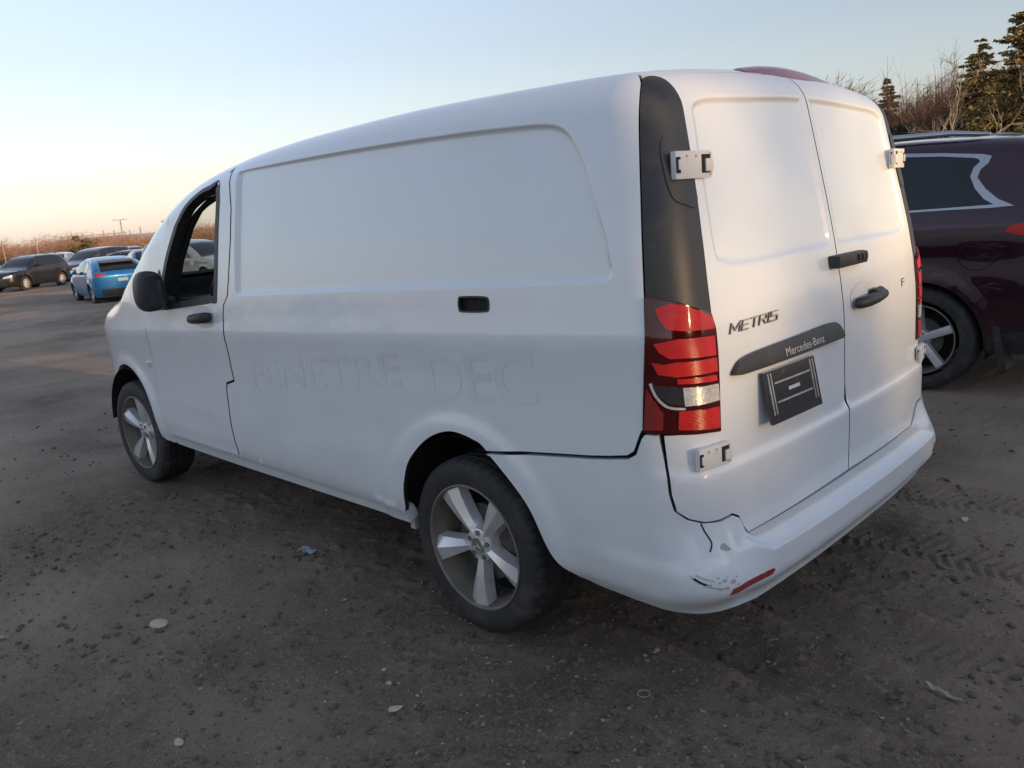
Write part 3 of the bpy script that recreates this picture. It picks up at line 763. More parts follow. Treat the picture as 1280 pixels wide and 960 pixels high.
# front door with window opening
win = smooth_loop([(-2.318, 1.868), (-2.42, 1.872), (-2.537, 1.850), (-2.692, 1.757), (-2.819, 1.585), (-2.926, 1.442), (-2.99, 1.32), (-3.020, 1.19), (-3.00, 1.172), (-2.713, 1.195), (-2.40, 1.222), (-2.352, 1.24), (-2.325, 1.5)], 3)
door_top = [(-2.212, 1.947), (-2.4, 1.947), (-2.6, 1.915), (-2.77, 1.80), (-2.90, 1.615), (-3.02, 1.445), (-3.13, 1.30), (-3.22, 1.17), (-3.286, 1.035)]
dts = smooth_line(door_top, 4)
door_front = [(-3.304, .902), (-3.316, .659), (-3.290, .488), (-3.20, .416)]
door_loop = [tuple(p) for p in dts]+[tuple(p) for p in smooth_line(door_front, 3)]+[(a-.011, b) for a, b in doorcut[::-1][0:1]]+[(a-.011, b+(.009 if abs(b-.79) < .03 else 0)) for a, b in doorcut[::-1][1:]]
def dense_door(Q): return (Q[:, 1] > 1.62) | (np.abs(Q[:, 1]-.039*(2.3+Q[:, 0])-1.072) < .03)
DOORS = []
for mirr in (False, True):
    d = panel('front_door', [door_loop, win], mpV, van_F, M_WHITE, VAN, .045, .018, dense=(dense_door, .018), flange=.02, mirror=mirr, inner=crease, fmat=M_GAP)
    DOORS.append(d)
    wseal = panel('window_seal', [ribbon(np.vstack([win, win[:2]]), .034)], mpV, van_F, M_BLACK, VAN, .015, .012, off=.003, flange=.05, mirror=mirr)
    wseal.parent = d
    # inner door trim
    inner = [(-2.23, 1.93), (-2.6, 1.88), (-2.85, 1.61), (-3.06, 1.34), (-3.16, 1.16), (-3.2, .9), (-3.2, .5), (-2.4, .5), (-2.32, 1.1), (-2.23, 1.3)]
    win_in = [(-2.34, 1.84), (-2.53, 1.825), (-2.68, 1.735), (-2.80, 1.57), (-2.91, 1.42), (-2.97, 1.30), (-2.99, 1.215), (-2.7, 1.225), (-2.39, 1.25), (-2.35, 1.5)]
    it = panel('door_trim', [inner, win_in], mpV, van_F, M_DASH, VAN, .06, .04, off=-.065, flange=.02, mirror=mirr)
    it.parent = d
    if mirr:
        g = panel('window_pane', [win], mpV, van_F, M_GLASS, VAN, .06, .04, off=-.02, flange=0, mirror=mirr); g.parent = d
# door handle: bowl and grip
bowl = [(-2.50+.125*math.cos(a), 1.135+.056*math.sin(a)) for a in np.linspace(0, 2*math.pi, 28, endpoint=False)]
for i, mirr in enumerate((False, True)):
    g = panel('handle_bowl', [bowl], mpV, van_F, M_STEELW, VAN, .02, .015, off=.004, flange=.004, mirror=mirr); g.parent = DOORS[i]
    hb = MB()
    sg = -1 if mirr else 1
    Pc = mpV(np.array([(-2.60, 1.122), (-2.585, 1.123), (-2.50, 1.130), (-2.42, 1.137), (-2.395, 1.139)])); Pc[:, 1] += np.array([.010, .030, .040, .038, .016]); Pc[:, 1] *= sg
    hb.tube(Pc, [.016, .024, .027, .028, .022], 10)
    hb.build('door_handle', M_BLACK, DOORS[i], auto=50)
# pillar trim and tail lamps, left and right
trim_loop = [tuple(p) for p in trim_out]+[tuple(p) for p in trim_in[::-1]]+[(.331, 1.252)]
trim_loop = [(a+.002, b) for a, b in trim_loop]
inserts = [('turn_lens', [(.277, 1.237), (.31, 1.248), (.345, 1.242), (.386, 1.221), (.437, 1.194), (.438, 1.165), (.339, 1.172), (.299, 1.180), (.283, 1.210)], M_RED, .004),
           ('brake_lens', [(.267, 1.144), (.324, 1.153), (.436, 1.146), (.436, 1.092), (.337, 1.100), (.303, 1.102), (.279, 1.121)], M_RED, .003),
           ('brake_lens', [(.262, 1.093), (.289, 1.086), (.32, 1.091), (.436, 1.085), (.437, 1.047), (.318, 1.05), (.276, 1.06)], M_RED, .004),
           ('lens_strip', [(.32, 1.044), (.432, 1.038), (.434, 1.021), (.321, 1.030)], M_RED, .004),
           ('reverse_lens', [(.333, 1.018), (.438, 1.011), (.441, .964), (.337, .965)], M_CLEAR, .004),
           ('lamp_insert', [(.262, 1.028), (.331, 1.018), (.335, .968), (.302, .973), (.278, .997)], M_SMOKE, .004),
           ('fog_lens', [(.323, .953), (.440, .945), (.441, .884), (.32, .899)], M_RED, .003),
           ('side_reflector', [(.248, 1.019), (.287, .947), (.284, .899), (.238, .897)], M_RED2, .003)]
for mirr in (False, True):
    panel('pillar_trim', [trim_loop], mpV, van_F, M_TRIM, VAN, .022, .014, off=.001, flange=.02, mirror=mirr)
    lp = panel('tail_lamp', [[(a*.995+.002, b) for a, b in lampL]], mpV, van_F, M_LAMPBASE, VAN, .02, .012, off=.007, flange=.03, mirror=mirr)
    for nm, lo, mm, of in inserts:
        q = panel(nm, [lo], mpV, van_F, mm, VAN, .014, .010, off=.007+of, flange=.004, mirror=mirr); q.parent = lp
    ck = smooth_line([(.258, 1.034), (.272, .995), (.298, .966), (.338, .958)], 5)
    q = panel('chrome_edge', [ribbon(ck, .006)], mpV, van_F, M_CLEAR, VAN, .01, .006, off=.012, flange=.004, mirror=mirr); q.parent = lp
    # moulded pocket round the upper hinge
    pk = smooth_loop([(.352, 1.70), (.40, 1.725), (.474, 1.728), (.466, 1.60), (.458, 1.50), (.40, 1.505), (.358, 1.53), (.343, 1.62)], 4)
    panel('hinge_pocket', [pk], mpV, van_F, M_TRIM, VAN, .02, .012, off=.004, flange=.006, mirror=mirr)
# rear doors
gapc = [(.281, .881), (.286, .804), (.291, .711), (.301, .663), (.329, .640), (.37, .624), (.423, .617), (.470, .618), (.50, .60), (.522, .56), (.545, .533)]
MID = LC+CY
split_l = [(MID-.003, .540), (MID-.003, .745), (MID-.008, .80), (MID-.003, .85), (MID-.003, 1.3), (MID-.003, 1.944)]
dl = [(a+.004, b) for a, b in gapc]+split_l+[(s, 1.944) for s in np.linspace(MID-.05, .47, 20)]+[(a+.005, b) for a, b in trim_in[::-1][3:]]+[(a+.004, b) for a, b in [(.449, 1.164), (.447, .868), (.40, .8755), (.32, .882)]]
dr = mir(dl)
def press_lines(sg):
    o = []
    for d_ in (.005, -.003, -.012, -.021, -.032):
        q = offset_loop(DOORPRESS, d_); P_ = root(van_F, np.stack([np.full(len(q), -.3), sg*q[:, 0], q[:, 1]], 1), np.tile([-1., 0., 0.], (len(q), 1)))
        o.append((st_inv(P_, CZ2), .014))
    for z_ in (.735, .75, .765, .78, .795, .81): o.append((np.array([(s_, z_) for s_ in np.linspace(.3, SRR-.3, 60)]), .03))
    return o
for (a, b) in ((dl, 0), (dr, 1)):
    def dense_r(Q):
        y = LC+CY-Q[:, 0]
        z = Q[:, 1]
        return (np.abs(SD_DOOR(np.abs(y), z)+.015) < .03) | (np.abs(Q[:, 1]-.77) < .05) | (Q[:, 1] > 1.78) | (Q[:, 0] < .5) | (Q[:, 0] > SRR-.5)
    if b: RD_R = panel('rear_door', [conv(a)], mpV2, van_F, M_WHITE, VAN, .04, .018, dense=(dense_r, .02), flange=.022, inner=press_lines(-1), fmat=M_GAP)
    else: RD_L = panel('rear_door', [conv(a)], mpV2, van_F, M_WHITE, VAN, .04, .018, dense=(dense_r, .02), flange=.022, inner=press_lines(1), fmat=M_GAP)
def onto(s, t, off=0):
    P = mpV(np.array([(s, t)])); N = grad(van_F, P); return (P+N*off)[0], N[0]
def hinge(s0, s1, t0, t1, par, mirr):
    sc = (s0+s1)/2; tcn = (t0+t1)/2
    if mirr: sc = SRR-sc
    c, n = onto(sc, tcn, .007); n[2] *= .6; n /= np.linalg.norm(n)
    hb = MB(); ang = math.atan2(n[1], n[0])
    w, hh = (s1-s0), (t1-t0)
    e = Vector((-math.sin(ang), math.cos(ang), 0))*(1 if not mirr else -1)   # towards the outer side
    N = Vector(n); C0 = Vector(c)
    bx = lambda mb, off, d, out, zz=0, bv=.004: mb.box(C0+e*off+N*out+Vector((0, 0, zz)), d, rz=ang, bev=bv)
    bx(hb, 0, (.018, w*.92, hh*.98), .002)
    o1 = hb.build('hinge', M_HINGE, par, auto=40)
    bx(MB(), w*.33, (.018, w*.26, hh*.66), .0045, hh*.02, .002).build('hinge_slot', M_GAP, o1)
    kn = MB(); bx(kn, w*.37, (.018, w*.20, hh*.46), .009, -hh*.04, .004); kn.build('hinge_knuckle', M_HINGE, o1, auto=40)
    pb = MB(); pp = C0+e*(w*.44)+N*.010
    pb.tube([pp+Vector((0, 0, -hh*.40)), pp+Vector((0, 0, hh*.40))], .006, 10); pb.build('hinge_pin', M_HINGE, o1, auto=40)
    bx(MB(), -w*.40, (.018, w*.10, hh*.56), .0045, 0, .002).build('hinge_slot', M_GAP, o1)
    bx(MB(), -w*.385, (.018, w*.07, hh*.36), .008, 0, .003).build('hinge_bolt', M_HINGE, o1, auto=40)
    for q in (-.12, .12): bx(MB(), w*q-.01, (.018, .006, .006), .0045, hh*.30, .001).build('rivet', M_GREYPRIMER, o1)
for mirr, par in ((False, RD_L), (True, RD_R)):
    hinge(.372, .540, 1.572, 1.648, par, mirr)
    hinge(.340, .474, .775, .842, par, mirr)
# latch on the seam, outside handle with its bowl
def rear_box(name, s, t, d, off, m, par, bev=.01, roll=0):
    c, n = onto(s, t, off); n[2] = 0; ang = math.atan2(n[1], n[0])
    return MB().box(c, d, rz=ang, bev=bev, rx=roll).build(name, m, par, auto=40)
lk = rear_box('latch', 1.262, 1.272, (.045, .235, .044), .018, M_BLACK, RD_R, .014)
for ds in (.035, .065, .09): rear_box('latch_button', 1.262+ds, 1.272, (.012, .018, .022), .041, M_TRIM, RD_R, .004)
bw = [(1.40+.125*math.cos(a), 1.135+.050*math.sin(a)) for a in np.linspace(0, 2*math.pi, 30, endpoint=False)]
panel('handle_bowl', [bw], mpV, van_F, M_HINGE, VAN, .02, .014, off=.002, flange=.001).parent = RD_R
hb = MB()
Q = mpV(np.array([(1.293, 1.118), (1.30, 1.119), (1.36, 1.121), (1.44, 1.124), (1.51, 1.127), (1.522, 1.128)])); Q[:, 0] -= np.array([.012, .024, .034, .034, .026, .012])
hb.tube(Q, [.016, .020, .021, .020, .019, .014], 10)
Q = mpV(np.array([(1.43, 1.136), (1.50, 1.138)])); Q[:, 0] -= .02; hb.tube(Q, .018, 8)
hb.build('door_handle', M_BLACK, RD_R, auto=50)
# dark lamp strip with lettering
strip = smooth_loop([(.507, 1.022), (.516, 1.045), (.545, 1.062), (.62, 1.072), (.85, 1.079), (1.07, 1.083), (1.14, 1.074), (1.166, 1.045), (1.168, 1.024), (1.10, 1.022), (.8, 1.020), (.6, 1.019)], 4)
def strip_F(P):
    Q = st_inv(P); q = 1-np.clip((Q[:, 1]-1.02)/.065, 0, 1)
    return van_F(P)-.004-.020*np.sqrt(np.clip(q, 0, 1))
mpS = map_st(strip_F)
st = panel('plate_lamp_strip', [strip], mpS, strip_F, M_TRIM, VAN, .014, .010, flange=.03); st.parent = RD_L
t = text_on('lettering', 'Mercedes-Benz', mpS, strip_F, M_LETTER, VAN, (.765, 1.030), (1.015, 1.033), .026, off=.0015); t.parent = RD_L
STROKE = {'M': [[(0, 0), (0, 1)], [(0, 1), (.5, .25)], [(.5, .25), (1, 1)], [(1, 1), (1, 0)]], 'E': [[(0, 0), (0, 1)], [(0, 1), (1, 1)], [(0, .5), (.85, .5)], [(0, 0), (1, 0)]],
          'T': [[(0, 1), (1, 1)], [(.5, 1), (.5, 0)]], 'R': [[(0, 0), (0, 1)], [(0, 1), (1, 1)], [(1, 1), (1, .5)], [(1, .5), (0, .5)], [(.5, .5), (1, 0)]], 'I': [[(.5, 0), (.5, 1)]],
          'S': [[(1, 1), (0, 1)], [(0, 1), (0, .52)], [(0, .52), (1, .52)], [(1, .52), (1, 0)], [(1, 0), (0, 0)]]}
def badge(name, txt, widths, s0, s1, t0, t1, hh, par, th=.0036):
    tot = sum(widths)+.28*(len(txt)-1); u = 0; sc = (s1-s0-.012)/tot
    for c, wd in zip(txt, widths):
        mb = MB(); sd = MB()
        for (a, b) in STROKE[c]:
            A = np.array([(u+a[0]*wd)*sc, a[1]]); B = np.array([(u+b[0]*wd)*sc, b[1]])
            q = lambda p: np.array([s0+p[0]+.012*p[1], t0+(t1-t0)*p[0]/(s1-s0)+hh*p[1]])
            A2, B2 = q(A), q(B); d = (B2-A2)/np.linalg.norm(B2-A2); n = np.array([-d[1], d[0]])*th/2; A2 = A2-d*th*.45; B2 = B2+d*th*.45
            L4 = np.array([A2-n, B2-n, B2+n, A2+n]); P = mpV(L4); N = grad(van_F, P); T = P+N*.006
            nn = np.cross(T[1]-T[0], T[2]-T[0]); fl = (nn*N[0]).sum() > 0
            fs = [[4, 5, 6, 7], [0, 1, 5, 4], [1, 2, 6, 5], [2, 3, 7, 6], [3, 0, 4, 7]]
            V8 = np.vstack([P-N*.001, T]); mb.add(V8, fs if fl else [f[::-1] for f in fs])
        for k in range(len(mb.mi)): mb.mi[k] = 0 if k % 5 == 0 else 1
        mb.build(name, M_BADGE, par, mats=[M_BADGE, M_IRON]); u += wd+.28  # letter sides coloured dark to draw the shading of the chrome
badge('letter', 'METRIS', [1.15, .85, .9, .9, .15, .9], .51, .767, 1.1385, 1.1435, .026, RD_L)
t = text_on('lettering', 'F', mpV, van_F, M_BLACK, VAN, (1.79, 1.117), (1.83, 1.118), .032, off=.001); t.parent = RD_R
# licence plate bracket, lower edge standing away from the door
def plate_map(Q, off):
    P, N = mpV(Q), None
    q = (1.0-Q[:, 1])/.155
    return P+np.stack([-(.012+.028*q+off), np.zeros(len(Q)), np.zeros(len(Q))], 1)
def plate_box(name, s0, s1, t0, t1, off, th, m, par):
    Q = np.array([(s0, t0), (s1, t0), (s1, t1), (s0, t1)]); A = plate_map(Q, off); B = plate_map(Q, off-th)
    return MB().add(np.vstack([A, B]), [[3, 2, 1, 0], [4, 5, 6, 7], [0, 1, 5, 4], [1, 2, 6, 5], [2, 3, 7, 6], [3, 0, 4, 7]]).build(name, m, par)
pl = plate_box('plate_bracket', .640, .945, .845, 1.000, .006, .010, M_PLATE, RD_L)
for a, b in ((.653, .659), (.668, .673), (.906, .911), (.922, .928)): plate_box('bracket_rail', a, b, .872, .995, .009, .004, M_STEEL, pl)
for c in (.962, .905): plate_box('bracket_bar', .684, .898, c-.0022, c+.0022, .009, .004, M_STEEL, pl)
plate_box('bracket_sticker', .758, .826, .928, .938, .0075, .0015, M_LETTER, pl)
# faded lettering on the side
t = text_on('faded_lettering', 'FENETRE', mpV, van_F, M_GHOST, VAN, (-2.10, .80), (-.90, .925), .135, off=.0011, bold=.015, fine=.08); t.parent = sp
t = text_on('faded_lettering', 'DEC', mpV, van_F, M_GHOST, VAN, (-.74, .885), (-.20, .925), .18, off=.0011, bold=.015, fine=.07); t.parent = sp
# rear bumper
mpB = map_st(van_bumper_F)
bl = [tuple(p) for p in arch[ia+1:]]+[(.0, .345), (.30, .335)]+[(s, .33) for s in np.linspace(.36, MID, 12)]
bt = [(-.444, .728), (-.284, .747), (-.109, .766), (.101, .788), (.178, .799), (.207, .818), (.226, .868), (.235, .880), (.272, .880)]+[(a-.003, b) for a, b in gapc[1:4]]+[(a-.001, b-.004) for a, b in gapc[4:]]+[(s, .529) for s in np.linspace(.58, MID, 8)]
half = bl+[]
right = mir(bl)[::-1]; rtop = mir(bt)[::-1]
bloop = bl+right[1:]+[tuple(p) for p in mir(bt)]+bt[::-1][1:]
def dense_b(Q): return ((Q[:, 1] > .495) & (Q[:, 1] < .535) & (Q[:, 0] > .45) & (Q[:, 0] < SRR-.45))
blines = [(np.array([(s_, z_) for s_ in np.linspace(.40, SRR-.40, 90)]), .02) for z_ in (.5275, .525, .5225, .520, .5175, .515, .512, .508, .502, .494)]
bump = panel('rear_bumper', [bloop], mpB, van_bumper_F, M_WHITE, VAN, .022, .014, flange=.03, inner=blines)
for mirr in (False, True):
    rf = [(.405, .413), (.412, .430), (.534, .444), (.545, .440), (.535, .428)]
    o = panel('reflector', [rf], mpB, van_bumper_F, M_REFL, VAN, .012, .008, off=.003, flange=.006, mirror=mirr); o.parent = bump
def scuff(name, L, m, w=None, off=.0008):
    lo = ribbon(smooth_line(L, 4), w) if w is not None else smooth_loop(L, 3)
    o = panel(name, [lo], mpB, van_bumper_F, m, VAN, .012, .006, off=off, flange=0); o.parent = bump; return o
scuff('crack', [(.362, .622), (.368, .600), (.374, .585), (.381, .566), (.378, .552), (.372, .541)], M_GAP, .004)
scuff('paint_chip', [(.402, .552), (.412, .556), (.424, .543), (.427, .533), (.410, .536), (.400, .545)], M_GREYPRIMER)
scuff('scrape', [(.318, .482), (.330, .470), (.345, .458), (.362, .452)], M_GAP, [.001]*3+[.006]*7+[.002]*3)
scuff('scrape', [(.330, .484), (.350, .472), (.370, .462)], M_GREYPRIMER, .003)
scuff('scrape', [(.345, .452), (.365, .444), (.385, .438), (.40, .436)], M_GREYPRIMER, .004)
for k in range(16):
    s0, t0 = .372+rnd.uniform(0, .06), .432+rnd.uniform(0, .045); q = rnd.uniform(.002, .006)
    scuff('paint_chip', [(s0, t0), (s0+q, t0+q*.7), (s0+q*2.2, t0+q*.2), (s0+q, t0-q*.8)], M_GREYPRIMER)
# dark carcass behind the gaps, wheel housings and floor
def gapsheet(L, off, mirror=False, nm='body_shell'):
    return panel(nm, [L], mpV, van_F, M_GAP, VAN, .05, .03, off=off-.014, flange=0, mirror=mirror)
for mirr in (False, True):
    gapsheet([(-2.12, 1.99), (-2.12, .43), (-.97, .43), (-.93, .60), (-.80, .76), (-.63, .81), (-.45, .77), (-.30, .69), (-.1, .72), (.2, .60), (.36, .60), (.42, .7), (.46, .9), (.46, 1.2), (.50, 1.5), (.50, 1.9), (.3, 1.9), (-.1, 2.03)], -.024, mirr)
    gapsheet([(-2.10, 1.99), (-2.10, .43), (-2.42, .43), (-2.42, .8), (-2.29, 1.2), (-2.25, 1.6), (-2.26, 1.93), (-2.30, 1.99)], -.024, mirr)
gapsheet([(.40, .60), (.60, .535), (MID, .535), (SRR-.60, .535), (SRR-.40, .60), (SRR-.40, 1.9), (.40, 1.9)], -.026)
ub = MB()
ub.box((1.55, 0, .37), (5.0, 1.30, .10)); ub.box((1.6, 0, .43), (2.35, 1.80, .06)); ub.box((-.70, 0, .47), (.40, 1.2, .12))
for cx in (0, 3.2):
    for sg in (1, -1):
        V = []; Fc = []; n = 18
        for k in range(n+1):
            a = math.pi*(.03+.94*k/n)
            for yy in (.60, .935): V.append((cx+.415*math.cos(a), sg*yy, .345+.415*math.sin(a)))
        for k in range(n): Fc.append([2*k, 2*k+1, 2*k+3, 2*k+2])
        c0 = len(V); V.append((cx, sg*.60, .345)); Fc += [[c0, 2*k, 2*k+2] for k in range(n)]
        ub.add(V, Fc)
ub.tube([(0, -.7, .335), (0, .7, .335)], .05, 10); ub.tube([(3.2, -.7, .32), (3.2, .7, .32)], .04, 10)
ub.tube([(2.6, .3, .33), (1.0, .35, .31), (-.2, .45, .33), (-.95, .5, .36)], .035, 10)
ub.build('underbody', M_GAP, VAN)
for sg in (1, -1):
    MB().box((.37, sg*.90, .345), (.03, .03, .05), bev=.006).build('jacking_point', M_GREYPRIMER, VAN)
# fenders, cowl, hood, nose
FT = smooth_line([(-3.296, 1.045), (-3.36, 1.12), (-3.5, 1.17), (-3.65, 1.18), (-3.8, 1.165), (-4.0, 1.10), (-4.21, 1.043)], 4)
FT3 = mpV(FT); ks = int(np.argmin(np.abs(FT3[:, 0]-3.06)))
for mirr in (False, True):
    fa = [(-3.8+.43*math.cos(a), .362+.425*math.sin(a)) for a in np.linspace(R(2), R(176), 40)]
    fl = [(-3.31, .902), (-3.322, .659), (-3.296, .488), (-3.205, .415), (-3.185, .36), (-3.25, .350), (-3.33, .358)]+fa+[(-4.228, .40), (-4.215, .6), (-4.21, .97)]+[tuple(p) for p in FT[::-1]]
    fn = panel('front_fender', [fl], mpV, van_F, M_WHITE, VAN, .03, .018, flange=.02, mirror=mirr, inner=[(np.array([(CX-x, zcr(x, dz)) for x in np.linspace(2.72, 3.60, 30)]), .02) for dz in (-.022, -.010, .002, .012, .024, .045)])
    mk = MB(); c, n = onto(-3.382, .824, .004)
    mk.box((c[0], c[1]*(-1 if mirr else 1), c[2]), (.05, .014, .026), bev=.005); mk.build('side_marker', M_CLEAR, fn, auto=40)
    # windscreen pillar
    o3 = mpV(np.array([tuple(p) for p in dts]))
    lo = [(1.60, .735), (1.60, .80)]+[(p[0], p[1]) for p in o3 if p[0] > 1.63]+[(p[0], p[1]) for p in FT3[1:ks+1]]+[(3.12, .79), (2.85, .765), (2.5, .735), (2.11, .703)]
    panel('windscreen_pillar', [lo], mpT, van_F, M_WHITE, VAN, .02, .014, flange=.01, mirror=mirr)
FX, FY = 3.61, .5; LF = .4*math.pi/2
def mpF(Q):
    s, t = Q[:, 0], Q[:, 1]
    y0 = np.where(s < LF, FY, np.where(s < LF+2*FY, FY-(s-LF), -FY))
    ph = np.clip(s/LF, 0, 1)*math.pi/2+np.clip((s-LF-2*FY)/LF, 0, 1)*math.pi/2
    O = np.stack([np.full(len(s), FX), y0, t], 1); Dr = np.stack([np.sin(ph), np.cos(ph), np.zeros(len(s))], 1)
    return root(van_F, O, Dr)
SF = 2*LF+2*FY
nt3 = mpF(resample(np.array([(0, 1.042), (.2, 1.01), (.45, .965), (.6, .945), (SF/2, .933)]), .06, False))
hood = [(3.12, .778)]+[(p[0], p[1]) for p in FT3[ks:]]+[(p[0], max(0, p[1])) for p in nt3[1:]]
hood = hood+[(a, -b) for a, b in hood[::-1][1:]]+[(3.15, -.4), (3.16, 0), (3.15, .4)]
panel('hood', [hood], mpT, van_F, M_WHITE, VAN, .04, .025, flange=.006)
ws = [(2.115, .698), (2.5, .73), (2.85, .76), (3.115, .765), (3.15, .4), (3.16, 0), (3.15, -.4), (3.115, -.765), (2.85, -.76), (2.5, -.73), (2.115, -.698), (2.145, -.4), (2.155, 0), (2.145, .4)]
panel('windscreen', [ws], mpT, van_F, M_GLASS, VAN, .06, .04, flange=0)
panel('windscreen_seal', [ws, [(a*.94+.155, b*.955) for a, b in ws]], mpT, van_F, M_BLACK, VAN, .03, .025, off=.002, flange=.02)
nose = [(.0, .33), (.2, .30), (SF/2, .28), (SF-.2, .30), (SF, .33), (SF, 1.04), (SF-.2, 1.008), (SF-.45, .963), (SF-.6, .943), (SF/2, .931), (.6, .943), (.45, .963), (.2, 1.008), (0, 1.04)]
nb = panel('front_bumper', [nose], mpF, van_F, M_WHITE, VAN, .05, .025, flange=.02)
grl = [(LF+.12, .72), (LF+2*FY-.12, .72), (LF+2*FY-.05, .86), (LF+.05, .86)]
panel('grille', [grl], mpF, van_F, M_BLACK, VAN, .04, .025, off=.008, flange=.01)
for mirr in (False, True):
    hl = [(.22, .70), (.45, .66), (LF+.04, .70), (LF, .86), (.40, .90), (.2, .91)]
    panel('headlamp', [hl], mpF, van_F, M_CLEAR, VAN, .03, .02, off=.006, flange=.01, mirror=mirr)
# high brake lamp on the roof end
V = []; Fc = []; nx, ny = 10, 26
yv = np.linspace(.24, -.38, ny+1); qv = np.linspace(0, 1, nx+1)
Q = np.array([(-.772+.012*(1-math.sin(math.pi*i/ny))+(.20*max(0, math.sin(math.pi*i/ny))**.6+.02)*q, yv[i]) for i in range(ny+1) for q in qv])
B3 = mpT(Q)
for i in range(ny+1):
    a = max(0, math.sin(math.pi*i/ny))**.7
    for j, q in enumerate(qv):
        p = B3[i*(nx+1)+j]; hh = a*.023*min(1, math.sin(math.pi*min(1, q*.86+.14))*1.15) if 0 < j < nx else -.006
        V.append((p[0]-(.010*a if j == 0 else 0), p[1], p[2]+hh))
for i in range(ny):
    for j in range(nx): Fc.append([i*(nx+1)+j, i*(nx+1)+j+1, (i+1)*(nx+1)+j+1, (i+1)*(nx+1)+j])
MB().add(V, Fc).build('high_brake_lamp', M_RED2, VAN, smooth=True)
# door mirrors
def mirror_part(sg, door):
    mb = MB(); V = []; Fc = []; nu, nv = 20, 14
    for i in range(nv+1):
        v = -math.pi/2+math.pi*i/nv
        for j in range(nu):
            u = 2*math.pi*j/nu
            sp_ = lambda c, e: math.copysign(abs(c)**e, c)
            x = sp_(math.cos(v), .7)*sp_(math.cos(u), .75); y = sp_(math.cos(v), .7)*sp_(math.sin(u), .75); z = sp_(math.sin(v), .75)
            if x < 0: x *= .45
            wd = .066*(1-.10*z)
            V.append((2.305+.11*x+.03*y, sg*(1.040+wd*y), 1.272+.108*z*(1+.06*y)))
    for i in range(nv):
        for j in range(nu): Fc.append([i*nu+j, i*nu+(j+1) % nu, (i+1)*nu+(j+1) % nu, (i+1)*nu+j])
    mb.add(V, Fc)
    h = mb.build('door_mirror', M_TRIM, door, smooth=True)
    MB().tube([(2.36, sg*.93, 1.195), (2.34, sg*.97, 1.205), (2.32, sg*1.02, 1.22)], [.045, .038, .035], 10).add([(2.30, sg*.951, 1.165), (2.62, sg*.95, 1.14), (2.44, sg*.925, 1.38)], [[0, 1, 2]]).build('mirror_arm', M_BLACK, h, auto=50)
    mg = MB(); gv = [(2.252+.03*math.cos(a)*.2, sg*(1.042+.050*math.copysign(abs(math.cos(a))**.6, math.cos(a))), 1.272+.082*math.copysign(abs(math.sin(a))**.6, math.sin(a))) for a in np.linspace(0, 2*math.pi, 28, endpoint=False)]
    mg.add(gv, [list(range(28))]).build('mirror_glass', M_MIRROR, h)
M_MIRROR0 = None
mirror_part(1, DOORS[0]); mirror_part(-1, DOORS[1])
# wheels
W1 = make_wheel('wheel', .335, .225, .241, VAN, (0, .820, .335))
for (x, sg, stt) in ((3.2, 1, R(3)), (0, -1, 0), (3.2, -1, R(3))):
    c = copy_tree(W1, VAN); c.location = (x, sg*.820, .335); c.rotation_euler = (0, (.55 if x > 1 else .2), (0 if sg > 0 else math.pi)+stt)
# cab interior
def seat(y):
    s = MB()
    s.box((2.13, y, .93), (.50, .50, .16), bev=.05, ry=R(-6)); s.box((1.90, y, 1.22), (.14, .48, .62), bev=.055, ry=R(-12))
    o = s.build('seat', M_SEAT, VAN, auto=60)
    MB().box((1.815, y, 1.58), (.10, .27, .19), bev=.04, ry=R(-10)).build('headrest', M_SEAT, o, auto=60)
    MB().box((2.13, y, .70), (.42, .40, .34), bev=.03).build('seat_base', M_DASH, o, auto=60)
seat(.45); seat(-.45)
MB().box((2.95, 0, 1.02), (.42, 1.66, .30), bev=.08).box((2.70, .42, 1.10), (.22, .42, .16), bev=.05).build('dashboard', M_DASH, VAN, auto=60)
sw = MB(); c0 = Vector((2.50, .42, 1.16)); ax = Vector((-.86, 0, .5)).normalized(); e1 = Vector((0, 1, 0)); e2 = ax.cross(e1)
sw.tube([c0+(e1*math.cos(a)+e2*math.sin(a))*.185 for a in np.linspace(0, 2*math.pi, 33)], .016, 8, cap=False)
for a in (0, math.pi, -math.pi/2): sw.tube([c0, c0+(e1*math.cos(a)+e2*math.sin(a))*.18], .018, 6)
sw.tube([c0+ax*.03, c0-ax*.25], [.07, .05], 12); sw.build('steering_wheel', M_DASH, VAN, auto=50)
MB().add([(xx, yy, zz) for xx in (1.49, 1.52) for yy, zz in ((-.88, .5), (-.90, 1.1), (-.85, 1.5), (-.74, 1.80), (.74, 1.80), (.85, 1.5), (.90, 1.1), (.88, .5))], [list(range(8)), list(range(8, 16))[::-1]]+[[i, (i+1) % 8, 8+(i+1) % 8, 8+i] for i in range(8)]).build('bulkhead', M_DASH, VAN)
MB().box((2.3, 0, .50), (1.6, 1.72, .05)).box((3.02, 0, .78), (.05, 1.6, .5)).build('cab_floor', M_DASH, VAN)
rfp = panel('headliner', [[(1.52, -.68), (2.1, -.66), (2.1, .66), (1.52, .68)]], mpT, van_F, M_DASH, VAN, .1, .08, off=-.04, flange=0)
